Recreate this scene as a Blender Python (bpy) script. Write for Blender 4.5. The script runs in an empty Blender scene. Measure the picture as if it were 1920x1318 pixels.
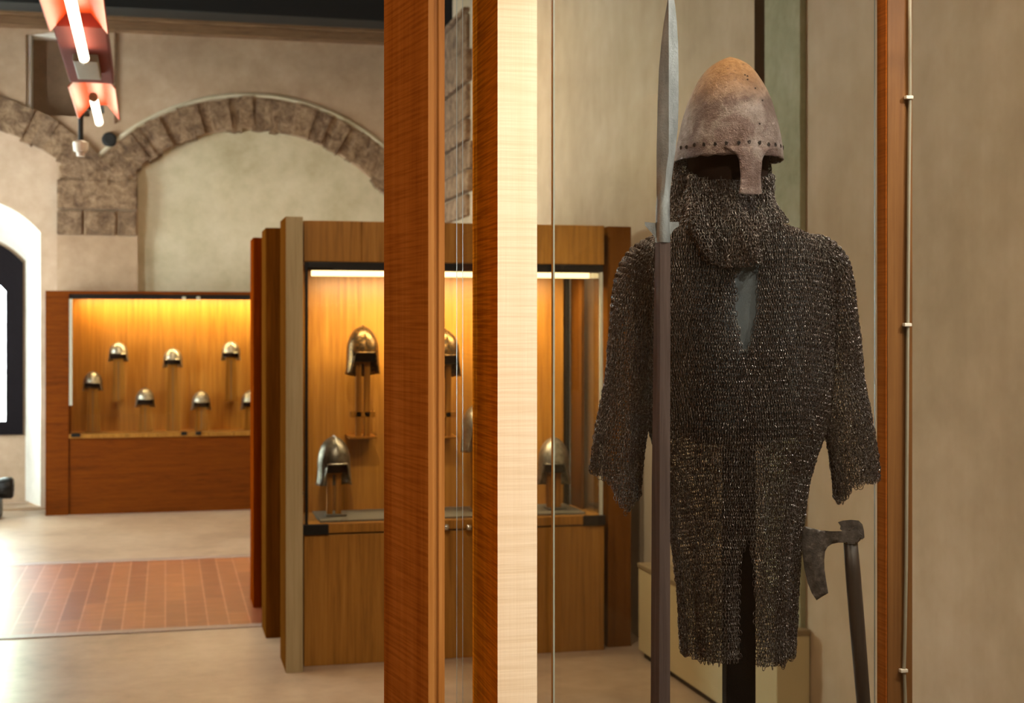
import bpy, bmesh, math, random
import numpy as np
from mathutils import Vector, Matrix, noise
from mathutils.geometry import delaunay_2d_cdt
def inside(p, loops):
    c = False
    for l in loops:
        n = len(l)
        for i in range(n):
            a, b = l[i], l[(i+1) % n]
            if (a[1] > p[1]) != (b[1] > p[1]) and p[0] < (b[0]-a[0])*(p[1]-a[1])/(b[1]-a[1])+a[0]: c = not c
    return c
def cdt(loops, extra=()):
    pts, eds = [], []
    for l in loops:
        k = len(pts); n = len(l); pts += [Vector((p[0], p[1])) for p in l]; eds += [(k+i, k+(i+1) % n) for i in range(n)]
    pts += [Vector((p[0], p[1])) for p in extra if inside(p, loops)]
    V_, E_, F_, _, _, _ = delaunay_2d_cdt(pts, eds, [], 0, 1e-6)
    out = []
    for f in F_:
        c = sum((V_[i] for i in f), Vector((0, 0)))/len(f)
        if inside(c, loops): out.append(tuple(f))
    return V_, out
random.seed(7); rng = np.random.default_rng(7)
SC = bpy.context.scene
COL = SC.collection
# ---------------------------------------------------------------- camera model (1920x1318 frame)
F = 1920*50/36.0; CX = 960.0; HY = 615.0; CH = 1.95
TH = math.atan(650/F); ct, st = math.cos(TH), math.sin(TH)
RV = Vector((ct, -st, 0)); FV = Vector((st, ct, 0))
def P(px, py, d):
    return d*FV + d*(px-CX)/F*RV + Vector((0, 0, CH+d*(HY-py)/F))
def dY(px, Y): return Y/(ct-(px-CX)/F*st)
def dX(px, X): return X/(st+(px-CX)/F*ct)
def PY(px, py, Y): return P(px, py, dY(px, Y))
def PX(px, py, X): return P(px, py, dX(px, X))
cam = bpy.data.cameras.new('camera'); co = bpy.data.objects.new('camera', cam); COL.objects.link(co)
co.location = (0, 0, CH); co.rotation_euler = (math.pi/2, 0, -TH)
cam.lens = 50; cam.sensor_width = 36; cam.shift_y = -(659-HY)/1920
cam.dof.use_dof = True; cam.dof.focus_distance = 2.85; cam.dof.aperture_fstop = 7.5
cam.clip_end = 200
SC.camera = co
SC.view_settings.view_transform = 'Standard'; SC.view_settings.look = 'None'
SC.view_settings.exposure = 0.0; SC.view_settings.gamma = 1.0
SC.view_settings.use_curve_mapping = False
SC.cycles.max_bounces = 6; SC.cycles.transparent_max_bounces = 16
SC.cycles.diffuse_bounces = 3; SC.cycles.sample_clamp_indirect = 4.0
SC.cycles.caustics_reflective = False; SC.cycles.caustics_refractive = False

# ---------------------------------------------------------------- materials
def srgb(r, g, b):
    return tuple(((c/255+0.055)/1.055)**2.4 if c > 10 else c/255/12.92 for c in (r, g, b))+(1,)
class NT:
    def __init__(s, name):
        s.m = bpy.data.materials.new(name); s.m.use_nodes = True
        s.t = s.m.node_tree; s.n = s.t.nodes; s.b = s.n['Principled BSDF']; s.out = s.n['Material Output']
        s.tc = s.n.new('ShaderNodeTexCoord')
    def link(s, a, b): s.t.links.new(a, b)
    def map(s, scale=(1, 1, 1), rot=(0, 0, 0), src='Object'):
        m = s.n.new('ShaderNodeMapping'); m.inputs['Scale'].default_value = scale
        m.inputs['Rotation'].default_value = rot
        s.link(s.tc.outputs[src], m.inputs['Vector']); return m.outputs['Vector']
    def noise(s, vec, scale, detail=4, rough=.55, dist=0):
        n = s.n.new('ShaderNodeTexNoise'); n.inputs['Scale'].default_value = scale
        n.inputs['Detail'].default_value = detail; n.inputs['Roughness'].default_value = rough
        n.inputs['Distortion'].default_value = dist
        s.link(vec, n.inputs['Vector']); return n.outputs['Fac']
    def ramp(s, fac, stops):
        r = s.n.new('ShaderNodeValToRGB'); e = r.color_ramp.elements
        while len(e) < len(stops): e.new(.5)
        for i, (p, c) in enumerate(stops): e[i].position = p; e[i].color = c
        s.link(fac, r.inputs['Fac']); return r.outputs['Color']
    def mix(s, fac, a, b, mode='MIX'):
        m = s.n.new('ShaderNodeMix'); m.data_type = 'RGBA'; m.blend_type = mode
        for sock, v in ((m.inputs[0], fac), (m.inputs[6], a), (m.inputs[7], b)):
            if isinstance(v, (int, float)): sock.default_value = v
            elif isinstance(v, tuple): sock.default_value = v
            else: s.link(v, sock)
        return m.outputs[2]
    def math(s, op, a, b=0.0, c=None):
        m = s.n.new('ShaderNodeMath'); m.operation = op
        for i, v in enumerate((a, b, c)):
            if v is None: continue
            if isinstance(v, (int, float)): m.inputs[i].default_value = v
            else: s.link(v, m.inputs[i])
        return m.outputs[0]
    def col(s, c):
        if isinstance(c, tuple): s.b.inputs['Base Color'].default_value = c
        else: s.link(c, s.b.inputs['Base Color'])
    def rough(s, v):
        if isinstance(v, (int, float)): s.b.inputs['Roughness'].default_value = v
        else: s.link(v, s.b.inputs['Roughness'])
    def bump(s, h, strength=.3, dist=.01):
        b = s.n.new('ShaderNodeBump'); b.inputs['Strength'].default_value = strength
        b.inputs['Distance'].default_value = dist
        s.link(h, b.inputs['Height']); s.link(b.outputs['Normal'], s.b.inputs['Normal'])

def wood(name, dark, mid, light, rough=.4, horizontal=False, ripple=0.0, spec=.5, grain=1.0, rlow=(.62, .55, .46, 1)):
    t = NT(name)
    sc = (2.2, 2.2, 34) if horizontal else (34, 34, 1.3)
    g = t.noise(t.map(sc), 1.0*grain, 6, .62, .6 if ripple < .8 else .15)
    g2 = t.noise(t.map((sc[0]*5, sc[1]*5, sc[2]*3)), 1.0, 3, .6)
    big = t.noise(t.map((1.5, 1.5, .6)), 1.3, 3)
    f = t.math('ADD', t.math('MULTIPLY', g, .7), t.math('MULTIPLY', g2, .3))
    c = t.ramp(f, [(.3, dark), (.5, mid), (.72, light)]) if ripple < .85 else t.ramp(g, [(.2, dark), (.5, mid), (.85, light)])
    c = t.mix(t.math('MULTIPLY', big, .35), c, dark)
    h = f
    if ripple:
        r = t.noise(t.map((6, 6, 200)), 1.0, 2, .5, .08)
        rr = t.ramp(r, [(.35, rlow), (.6, (1.03, 1.03, 1.03, 1))])
        c = t.mix(ripple, c, rr, 'MULTIPLY')
        h = t.math('ADD', f, t.math('MULTIPLY', r, .6))
    t.col(c); t.rough(rough); t.bump(h, .12, .004)
    t.b.inputs['Specular IOR Level'].default_value = spec
    return t.m
def plaster(name, c1, c2, c3, scale=.8, bump=.25, streak=.0):
    t = NT(name)
    v = t.map()
    n1 = t.noise(v, scale, 6, .6, .3); n2 = t.noise(v, scale*7, 5, .65); n3 = t.noise(v, 60, 3)
    f = t.math('ADD', t.math('MULTIPLY', n1, .65), t.math('MULTIPLY', n2, .35))
    c = t.ramp(f, [(.34, c1), (.5, c2), (.66, c3)])
    if streak:
        s_ = t.noise(t.map((7, 7, .5)), 1, 4)
        c = t.mix(streak, c, t.ramp(s_, [(.35, (.72, .7, .66, 1)), (.65, (1, 1, 1, 1))]), 'MULTIPLY')
    t.col(c); t.rough(.88); t.b.inputs['Specular IOR Level'].default_value = .2
    t.bump(t.math('ADD', n2, t.math('MULTIPLY', n3, .25)), bump, .012)
    return t.m
def flat(name, c, rough=.5, metal=0.0, var=.25, sc=40, bump=.0):
    t = NT(name); n = t.noise(t.map(), sc, 4)
    d = tuple(x*(1-var) for x in c[:3])+(1,)
    t.col(t.ramp(n, [(.35, d), (.65, c)])); t.rough(rough); t.b.inputs['Metallic'].default_value = metal
    if bump: t.bump(n, bump, .003)
    return t.m
def emis(name, c, s):
    t = NT(name); t.b.inputs['Emission Color'].default_value = c; t.b.inputs['Emission Strength'].default_value = s
    t.col(c); return t.m

M = {}
M['wall_far'] = plaster('warm beige plaster', srgb(148, 122, 98), srgb(168, 142, 117), srgb(184, 160, 136))
M['infill'] = plaster('pale green beige plaster', srgb(166, 154, 126), srgb(186, 174, 148), srgb(202, 190, 166), .9)
M['infill_left'] = plaster('pale pink beige plaster', srgb(166, 142, 120), srgb(182, 158, 136), srgb(196, 174, 152), .9)
M['wall_right'] = plaster('ochre grey plaster', srgb(158, 138, 113), srgb(178, 158, 132), srgb(192, 173, 149), .55, .15, .22)
M['green'] = plaster('green stained plaster', srgb(126, 128, 102), srgb(148, 148, 122), srgb(166, 162, 140), 2.5, .3, .4)
M['stone'] = NT('rough travertine')
t = M['stone']; v = t.map()
gi = t.n.new('ShaderNodeNewGeometry')
n1 = t.noise(v, 9, 8, .7, .5); n2 = t.noise(v, 40, 4, .7)
c = t.ramp(n1, [(.3, srgb(84, 62, 46)), (.48, srgb(134, 108, 84)), (.7, srgb(184, 156, 128))])
c = t.mix(.6, c, t.ramp(gi.outputs['Random Per Island'], [(0, (.62, .56, .5, 1)), (1, (1.15, 1.1, 1.0, 1))]), 'MULTIPLY')
t.col(c); t.rough(.95); t.bump(t.math('ADD', n1, t.math('MULTIPLY', n2, .4)), 1.0, .05); M['stone'] = t.m
M['mortar'] = plaster('lime mortar', srgb(150, 130, 104), srgb(178, 158, 130), srgb(200, 184, 158), 3, .5)
M['beamwood'] = wood('pale brown timber', srgb(84, 58, 34), srgb(120, 88, 58), srgb(142, 108, 76), .7, True)
M['black'] = flat('black painted timber', srgb(14, 12, 11), .7)
M['floor'] = NT('polished screed')
t = M['floor']; v = t.map((1, 1, 1))
n1 = t.noise(v, .9, 6, .6, .4); n2 = t.noise(v, 7, 5, .6); n3 = t.noise(v, 90, 2)
f = t.math('ADD', t.math('MULTIPLY', n1, .6), t.math('MULTIPLY', n2, .4))
t.col(t.ramp(f, [(.36, srgb(142, 120, 100)), (.5, srgb(164, 142, 120)), (.64, srgb(180, 160, 138))]))
t.rough(.3); t.bump(n1, .03, .01); M['floor'] = t.m
t = NT('terracotta pavers')
v = t.map((1, 1, 1), (0, 0, math.pi/2))
br = t.n.new('ShaderNodeTexBrick'); br.offset = .5; br.squash = 1
br.inputs['Scale'].default_value = 1; br.inputs['Brick Width'].default_value = 1.1; br.inputs['Row Height'].default_value = .137
br.inputs['Mortar Size'].default_value = .006; br.inputs['Mortar Smooth'].default_value = .3
br.inputs['Color1'].default_value = srgb(124, 66, 42); br.inputs['Color2'].default_value = srgb(158, 96, 56)
br.inputs['Mortar'].default_value = srgb(176, 124, 96)
t.link(v, br.inputs['Vector'])
n1 = t.noise(t.map((3, 9, 1)), 1.4, 5, .65)
c = t.mix(.75, br.outputs['Color'], t.ramp(n1, [(.3, (.62, .5, .44, 1)), (.7, (1.12, 1.1, 1.08, 1))]), 'MULTIPLY')
t.col(c); t.rough(.36); t.bump(br.outputs['Fac'], -.15, .004); M['pavers'] = t.m
M['kerb'] = flat('grey stone edging', srgb(150, 128, 118), .4, 0, .2, 12)
M['radiator'] = flat('cream enamel', srgb(190, 176, 138), .45, 0, .06, 3)
M['radtop'] = flat('grey brown slab', srgb(134, 116, 86), .6, 0, .15, 8)
M['case'] = wood('golden brown veneer', srgb(104, 66, 16), srgb(146, 98, 34), srgb(168, 118, 50), .5, False, 0, .25)
M['casefin'] = wood('walnut veneer', srgb(70, 38, 8), srgb(96, 56, 14), srgb(114, 70, 24), .7, False, 0, 0)
M['redcase'] = wood('red brown veneer', srgb(72, 30, 2), srgb(102, 48, 5), srgb(120, 62, 8), .6, True, 0, .08)
M['redfin'] = wood('red brown fin veneer', srgb(80, 30, 2), srgb(110, 44, 4), srgb(126, 56, 8), .7, False, 0, 0)
M['backpanel'] = wood('honey veneer back panel', srgb(134, 80, 18), srgb(172, 114, 34), srgb(200, 142, 58), .4)
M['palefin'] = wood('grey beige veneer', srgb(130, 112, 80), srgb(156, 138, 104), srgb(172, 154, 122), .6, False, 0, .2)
M['postred'] = wood('red cedar board', srgb(124, 60, 16), srgb(158, 86, 28), srgb(184, 108, 44), .75, False, .86, 0, .7, (.74, .68, .62, 1))
M['postorange'] = wood('orange rippled cedar', srgb(196, 108, 14), srgb(222, 136, 28), srgb(234, 156, 46), .75, False, .9, 0, .7)
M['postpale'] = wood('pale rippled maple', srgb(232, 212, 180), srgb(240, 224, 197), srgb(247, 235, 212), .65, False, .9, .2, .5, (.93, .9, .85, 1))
M['postgold'] = wood('golden pine edge', srgb(124, 74, 28), srgb(158, 104, 48), srgb(184, 132, 72), .5, False, 0, .2)
M['postdark'] = wood('dark lacquered cedar', srgb(96, 60, 30), srgb(124, 84, 46), srgb(146, 104, 60), .35, False, 0, .3)
M['shade_strip'] = flat('dark brown shade strip', srgb(44, 30, 20), .9, 0, .2, 8); M['shade_strip'].node_tree.nodes['Principled BSDF'].inputs['Specular IOR Level'].default_value = 0  # shadow tone beside the pilaster, put into the colour
M['standwood'] = wood('stand wood', srgb(104, 60, 12), srgb(150, 94, 26), srgb(176, 120, 42), .6, False, 0, .1)
M['blackmetal'] = flat('black steel', srgb(30, 28, 26), .45, .6, .2)
M['chrome'] = flat('polished steel', srgb(200, 200, 196), .2, 1, .1)
M['felt'] = flat('grey felt', srgb(92, 84, 70), .95, 0, .2, 90)
M['red'] = flat('orange red lacquer', srgb(212, 78, 26), .4, 0, .08, 5)
M['redtop'] = flat('dark red lacquer', srgb(124, 40, 26), .85, 0, .08, 5)
M['white'] = flat('white plastic', srgb(225, 220, 208), .5, 0, .05)
M['grey'] = flat('grey plastic', srgb(170, 166, 150), .5, 0, .1)
M['cable'] = flat('grey white cable', srgb(152, 147, 130), .5, 0, .05)
M['tube'] = emis('lit tube', (1.0, .84, .58, 1), 9)
M['strip'] = emis('warm light strip', (1.0, .74, .36, 1), 3)
M['iron'] = flat('black cast iron', srgb(24, 22, 22), .45, .5, .3)
M['winframe'] = flat('black brown window frame', srgb(26, 22, 26), .9, 0, .2); M['winframe'].node_tree.nodes['Principled BSDF'].inputs['Specular IOR Level'].default_value = .1
M['fabric'] = NT('blue grey felt cloth')
t = M['fabric']; n = t.noise(t.map(), 500, 3, .7); n2 = t.noise(t.map(), 18, 3)
t.col(t.mix(.5, t.ramp(n, [(.3, srgb(56, 64, 70)), (.7, srgb(84, 94, 101))]), t.ramp(n2, [(.3, srgb(62, 68, 70)), (.7, srgb(80, 87, 89))])))
t.rough(.95); t.bump(n, .3, .001); M['fabric'] = t.m
M['darkhead'] = flat('dark brown leather and helmet shade', srgb(34, 22, 17), .95, 0, .3); M['darkhead'].node_tree.nodes['Principled BSDF'].inputs['Specular IOR Level'].default_value = .1
M['pole'] = flat('matt black lacquer', srgb(9, 8, 8), .9, 0, .2); M['pole'].node_tree.nodes['Principled BSDF'].inputs['Specular IOR Level'].default_value = .1
# mail
t = NT('iron mail rings'); v = t.map()
n1 = t.noise(v, 260, 2, .6); n2 = t.noise(v, 14, 4, .6)
c = t.ramp(n1, [(.32, srgb(40, 28, 24)), (.5, srgb(80, 75, 73)), (.66, srgb(152, 150, 149))])
c = t.mix(.55, c, t.ramp(n2, [(.35, (.72, .55, .46, 1)), (.62, (1.05, 1.02, 1, 1))]), 'MULTIPLY')
t.col(c); t.rough(.36); t.b.inputs['Metallic'].default_value = .85; M['mail'] = t.m
# norman helmet iron
t = NT('rusted helmet iron'); v = t.map()
sep = t.n.new('ShaderNodeSeparateXYZ'); t.link(t.tc.outputs['Object'], sep.inputs[0])
n1 = t.noise(v, 16, 7, .65, .4); n2 = t.noise(v, 110, 5, .7); n3 = t.noise(v, 380, 3, .7)
c = t.ramp(n1, [(.3, srgb(76, 60, 56)), (.48, srgb(102, 88, 84)), (.66, srgb(142, 135, 132))])
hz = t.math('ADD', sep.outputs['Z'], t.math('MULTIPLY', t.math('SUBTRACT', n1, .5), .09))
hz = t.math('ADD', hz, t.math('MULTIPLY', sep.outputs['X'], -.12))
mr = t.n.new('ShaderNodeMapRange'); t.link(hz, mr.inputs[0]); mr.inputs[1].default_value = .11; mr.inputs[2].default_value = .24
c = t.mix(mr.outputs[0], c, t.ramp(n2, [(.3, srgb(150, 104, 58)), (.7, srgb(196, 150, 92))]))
c = t.mix(t.ramp(n2, [(.28, (.8, .8, .8, 1)), (.4, (0, 0, 0, 1))]), c, srgb(64, 42, 36))
t.col(c); t.b.inputs['Metallic'].default_value = .75
t.rough(t.ramp(n2, [(.3, (.5,)*3+(1,)), (.7, (.33,)*3+(1,))]))
t.bump(t.math('ADD', t.math('MULTIPLY', n2, .8), t.math('MULTIPLY', n3, .5)), .9, .006); M['helm'] = t.m
t = NT('dark spear steel'); v = t.map()
n1 = t.noise(t.map((1, 1, .35)), 40, 5, .65); n2 = t.noise(v, 260, 3, .7)
t.col(t.ramp(n1, [(.3, srgb(98, 104, 106)), (.7, srgb(138, 145, 148))]))
t.b.inputs['Metallic'].default_value = .6; t.rough(.5); t.bump(t.math('ADD', n1, n2), .35, .003); M['spear'] = t.m
t = NT('axe iron'); v = t.map(); n1 = t.noise(v, 60, 6, .7); n2 = t.noise(v, 300, 3, .7)
t.col(t.ramp(n1, [(.35, srgb(46, 42, 40)), (.55, srgb(78, 73, 69)), (.72, srgb(120, 113, 104))]))
t.b.inputs['Metallic'].default_value = .6; t.rough(.48); t.bump(t.math('ADD', n1, n2), .35, .002); M['axe'] = t.m
M['shaft'] = wood('dark grey oak shaft', srgb(50, 40, 38), srgb(76, 64, 61), srgb(98, 86, 82), .7, False, 0, .15, 2)
M['haft'] = wood('black brown haft', srgb(24, 19, 15), srgb(42, 33, 27), srgb(60, 50, 42), .45, grain=2)
def steel(name, dark, light, brass=None):
    t = NT(name); v = t.map(); n1 = t.noise(v, 26, 5, .65)
    c = t.ramp(n1, [(.3, dark), (.7, light)])
    if brass:
        n2 = t.noise(v, 60, 4, .7); c = t.mix(t.ramp(n2, [(.45, (0, 0, 0, 1)), (.6, (1, 1, 1, 1))]), c, brass)
    t.col(c); t.b.inputs['Metallic'].default_value = .85; t.rough(.34); t.bump(n1, .15, .004); return t.m
M['steel'] = steel('dull steel', srgb(100, 96, 86), srgb(184, 176, 158))
M['steeldark'] = steel('dark steel', srgb(60, 57, 50), srgb(128, 122, 108))
M['gilt'] = steel('gilt engraved steel', srgb(40, 31, 20), srgb(84, 66, 42), srgb(128, 92, 42))
# glass: fresnel mix of transparent and glossy
def glass(name, tint, edge=False):
    t = NT(name); n = t.n; n.remove(t.b)
    tr = n.new('ShaderNodeBsdfTransparent'); tr.inputs[0].default_value = tint
    gl = n.new('ShaderNodeBsdfGlossy'); gl.inputs['Roughness'].default_value = .02
    gl.inputs['Color'].default_value = (1, 1, 1, 1)
    fr = n.new('ShaderNodeFresnel'); ge = n.new('ShaderNodeNewGeometry'); t.link(t.math('MULTIPLY_ADD', ge.outputs['Backfacing'], 1/1.45-1.45, 1.45), fr.inputs['IOR'])
    mx = n.new('ShaderNodeMixShader'); t.link(fr.outputs[0], mx.inputs[0])
    t.link(tr.outputs[0], mx.inputs[1]); t.link(gl.outputs[0], mx.inputs[2]); t.link(mx.outputs[0], t.out.inputs['Surface'])
    return t.m
M['glass'] = glass('clear glass', (.985, .99, .98, 1))
M['winglass'] = glass('window glass', (.95, .98, .97, 1))
t = NT('polished glass edge'); t.col(srgb(84, 94, 84)); t.rough(.4); M['edge'] = t.m

# ---------------------------------------------------------------- mesh helpers
ORG = {}
def link(name, me, mat, parent=None, origin=None, smooth=False):
    """mesh given in world coordinates"""
    o = bpy.data.objects.new(name, me); COL.objects.link(o)
    if parent is not None:
        org = ORG[parent]; o.parent = parent; ORG[o] = org
    else:
        org = Vector(origin) if origin is not None else Vector((0, 0, 0)); o.location = org; ORG[o] = org
    if org.length: me.transform(Matrix.Translation(-org))
    for m in (mat if isinstance(mat, (list, tuple)) else [mat]): me.materials.append(m)
    if smooth: me.polygons.foreach_set('use_smooth', [True]*len(me.polygons))
    me.update(); return o
def thing(name, label, cat, loc, group=None, kind=None):
    o = bpy.data.objects.new(name, None); COL.objects.link(o); o.location = loc; ORG[o] = Vector(loc)
    o.empty_display_size = .1
    if kind: o['kind'] = kind
    else: o['label'] = label; o['category'] = cat
    if group: o['group'] = group
    return o
def tag(o, label, cat, group=None):
    o['label'] = label; o['category'] = cat
    if group: o['group'] = group
    return o
def struct(o): o['kind'] = 'structure'; return o
def bm_mesh(bm, name):
    bmesh.ops.recalc_face_normals(bm, faces=bm.faces)
    me = bpy.data.meshes.new(name); bm.to_mesh(me); bm.free(); return me
def boxes(bs, bevel=0.0, name='boxes'):
    bm = bmesh.new()
    for (x0, x1, y0, y1, z0, z1) in bs:
        vs = [bm.verts.new(p) for p in ((x0, y0, z0), (x1, y0, z0), (x1, y1, z0), (x0, y1, z0), (x0, y0, z1), (x1, y0, z1), (x1, y1, z1), (x0, y1, z1))]
        for f in ((0, 1, 2, 3), (4, 7, 6, 5), (0, 4, 5, 1), (1, 5, 6, 2), (2, 6, 7, 3), (3, 7, 4, 0)):
            bm.faces.new([vs[i] for i in f])
    if bevel: bmesh.ops.bevel(bm, geom=bm.edges[:], offset=bevel, segments=2, affect='EDGES', profile=.6)
    return bm_mesh(bm, name)
def prism(pts, z0, z1, bevel=0.0, mats=None):
    """vertical prism from plan polygon"""
    bm = bmesh.new()
    a = [bm.verts.new((p[0], p[1], z0)) for p in pts]; b = [bm.verts.new((p[0], p[1], z1)) for p in pts]
    n = len(pts); bm.faces.new(a[::-1]); bm.faces.new(b)
    for i in range(n):
        f = bm.faces.new((a[i], a[(i+1) % n], b[(i+1) % n], b[i]))
        if mats: f.material_index = mats[i]
    if bevel: bmesh.ops.bevel(bm, geom=bm.edges[:], offset=bevel, segments=2, affect='EDGES', profile=.6)
    return bm_mesh(bm, 'prism')
def loft(rings, cap=True, closed=True):
    bm = bmesh.new(); R = [[bm.verts.new(p) for p in r] for r in rings]; n = len(rings[0])
    for i in range(len(R)-1):
        for j in range(n if closed else n-1):
            bm.faces.new((R[i][j], R[i][(j+1) % n], R[i+1][(j+1) % n], R[i+1][j]))
    if cap and closed:
        bm.faces.new(R[0][::-1]); bm.faces.new(R[-1])
    return bm_mesh(bm, 'loft')
def lathe(center, prof, seg=24, axis='Z'):
    c = Vector(center); rings = []
    for r, h in prof:
        ring = []
        for k in range(seg):
            a = 2*math.pi*k/seg; x, y = max(r, 1e-4)*math.cos(a), max(r, 1e-4)*math.sin(a)
            ring.append(c+Vector({'Z': (x, y, h), 'Y': (x, h, y), 'X': (h, x, y)}[axis]))
        rings.append(ring)
    return loft(rings)
def tube(path, r, seg=8):
    path = [Vector(p) for p in path]; rings = []
    for i, p in enumerate(path):
        d = (path[min(i+1, len(path)-1)]-path[max(i-1, 0)]).normalized()
        u = d.orthogonal() if abs(d.z) > .9 else d.cross(Vector((0, 0, 1)))
        if abs(d.z) > .9: u = Vector((1, 0, 0))-d*d.x
        u.normalize(); w = d.cross(u); rr = r[i] if isinstance(r, (list, tuple)) else r
        rings.append([p+rr*(math.cos(2*math.pi*k/seg)*u+math.sin(2*math.pi*k/seg)*w) for k in range(seg)])
    return loft(rings)
def slab(outer, holes, y0, y1):
    """wall in a Y plane: outline and holes are lists of (x, z)"""
    loops = [outer]+holes
    V_, tris = cdt(loops); flatp = V_
    bm = bmesh.new(); A = [bm.verts.new((p[0], y0, p[1])) for p in flatp]; B = [bm.verts.new((p[0], y1, p[1])) for p in flatp]
    for f in tris:
        bm.faces.new([A[i] for i in f]); bm.faces.new([B[i] for i in reversed(f)])
    AI = {v: i for i, v in enumerate(A)}
    for e_ in [e_ for e_ in bm.edges if len(e_.link_faces) == 1 and e_.verts[0] in AI]:
        i, j = AI[e_.verts[0]], AI[e_.verts[1]]; bm.faces.new((A[i], A[j], B[j], B[i]))
    bmesh.ops.delete(bm, geom=[v for v in bm.verts if not v.link_faces], context='VERTS')
    return bm_mesh(bm, 'slab')
def smooth_ang(o, deg=40):
    me = o.data
    me.polygons.foreach_set('use_smooth', [True]*len(me.polygons))
    try: me.set_sharp_from_angle(angle=math.radians(deg))
    except Exception: pass
def area(name, loc, target, size, energy, color, sy=None):
    l = bpy.data.lights.new(name, 'AREA'); l.energy = energy; l.color = color; l.size = size
    if sy: l.shape = 'RECTANGLE'; l.size_y = sy
    o = bpy.data.objects.new(name, l); COL.objects.link(o); o.location = loc
    o.rotation_euler = (Vector(target)-Vector(loc)).to_track_quat('-Z', 'Y').to_euler(); return o
def spot(name, loc, target, energy, color, ang, blend=.5, r=.04):
    l = bpy.data.lights.new(name, 'SPOT'); l.energy = energy; l.color = color; l.spot_size = math.radians(ang)
    l.spot_blend = blend; l.shadow_soft_size = r
    o = bpy.data.objects.new(name, l); COL.objects.link(o); o.location = loc
    o.rotation_euler = (Vector(target)-Vector(loc)).to_track_quat('-Z', 'Y').to_euler(); return o

# ---------------------------------------------------------------- the room
XR = 2.90; XL = -4.2; YB = 16.0; YN = -2.5; ZC = 5.6
struct(link('floor', boxes([(XL-.3, XR+.3, YN-.3, YB+1.6, -.2, 0)]), M['floor']))
struct(link('ceiling', boxes([(XL-.3, XR+.3, YN-.3, YB+.6, ZC, ZC+.2)]), M['black']))
struct(link('wall_right', boxes([(XR, XR+.3, YN, YB+.6, 0, ZC)]), M['wall_right']))
struct(link('wall_near', boxes([(XL, XR, YN-.3, YN, 0, ZC)]), M['wall_right']))
# left wall with three tall window openings (outside the frame, they bring the daylight)
wz0, wz1 = 1.0, 3.6
wins = [(10.4, 11.6), (13.4, 14.8)]
bs = [(XL-.3, XL, YN, YB+.6, 0, wz0), (XL-.3, XL, YN, YB+.6, wz1, ZC)]
ys = [YN]+[v for w in wins for v in w]+[YB+.6]
for i in range(0, len(ys), 2): bs.append((XL-.3, XL, ys[i], ys[i+1], wz0, wz1))
struct(link('wall_left', boxes(bs), M['wall_far']))

# far wall: blind arches on stone imposts
def xz(px, py, Y=YB): p = PY(px, py, Y); return (p.x, p.z)
pxm = dY(480, YB)/F
c1 = xz(477, 561); c0 = xz(-105, 561)
s1 = pxm
Ro, Ri = 379*s1, 319*s1
def arcpts(c, R, a0, a1, n=40):
    return [(c[0]+R*math.cos(a0+(a1-a0)*i/n), c[1]+R*math.sin(a0+(a1-a0)*i/n)) for i in range(n+1)]
imp = xz(180, 338)[1]
def hole(c, xl, xr):
    al = math.acos(max(-1, min(1, (xl-c[0])/Ri))); ar = math.acos(max(-1, min(1, (xr-c[0])/Ri)))
    return [(xl, 0.02)]+arcpts(c, Ri, al, ar)+[(xr, 0.02)]
x258 = xz(258, 400)[0]; x107 = xz(107, 400)[0]
right_end = xz(775, 400)[0]
left_start = c0[0]-(x107-c0[0])
nichep = [xz(48, 68), xz(170, 58), xz(170, 216), xz(48, 216)]
nz1 = xz(100, 60)[1]; nz0 = xz(100, 217)[1]; nx0 = xz(48, 100)[0]; nx1 = xz(168, 100)[0]
outer = [(XL, 0), (XR, 0), (XR, ZC), (XL, ZC)]
holes = [hole(c1, x258, right_end), hole(c0, left_start, x107), [(nx0, nz0), (nx0, nz1-.04), (nx0+.25, nz1), (nx1, nz1), (nx1, nz0)]]
struct(link('wall_far', slab(outer, holes, YB, YB+.12), M['wall_far']))
# infills set back inside the arches
struct(link('trim_1', boxes([(x258-.05, XR, YB+.09, YB+.5, 0, 4.6)]), M['infill']))
# left infill with the splayed window niche
wc = xz(-80, 435)[0]; whw = xz(75, 435)[0]-wc; wsp = xz(75, 435)[1]
Rw = 182*s1
def wshape(k, z0, dx=0.0):
    """segmental arched opening, k shrinks it"""
    hw = whw-dx; rise = Rw-math.sqrt(Rw*Rw-whw*whw); rise *= hw/whw
    R_ = (hw*hw+rise*rise)/(2*rise); cz = wsp+k+rise-R_
    a = math.asin(hw/R_); return [(wc-hw, z0)]+[(wc+R_*math.sin(-a+2*a*i/24), cz+R_*math.cos(-a+2*a*i/24)) for i in range(25)]+[(wc+hw, z0)]
struct(link('trim_2', slab([(XL, 0), (x107+.05, 0), (x107+.05, 4.14), (XL, 4.14)], [wshape(0, .02)], YB+.07, YB+.2), M['infill_left']))
# splayed reveal as a lofted band from the wall face to the window frame
ra = [(p[0], YB+.16, p[1]) for p in wshape(0, .02)]; rb = [(p[0], YB+.75, p[1]) for p in wshape(-.28, .02, .22)]
M['reveal'] = plaster('white limewash', srgb(206, 200, 190), srgb(222, 218, 208), srgb(234, 230, 222), .9, .15)
rm = loft([[Vector(p) for p in ra], [Vector(p) for p in rb]], closed=False)
bmq = bmesh.new(); bmq.from_mesh(rm); bmesh.ops.solidify(bmq, geom=bmq.faces[:], thickness=-.03); bmq.to_mesh(rm); bmq.free()
struct(link('trim_3', rm, M['reveal']))
fr_o = wshape(-.28, .02, .22)
gz0 = PY(10, 790, YB+.7)[2]; fz0 = PY(30, 815, YB+.7)[2]
wcol = PY(46, 600, YB+.7)[0]
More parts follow.
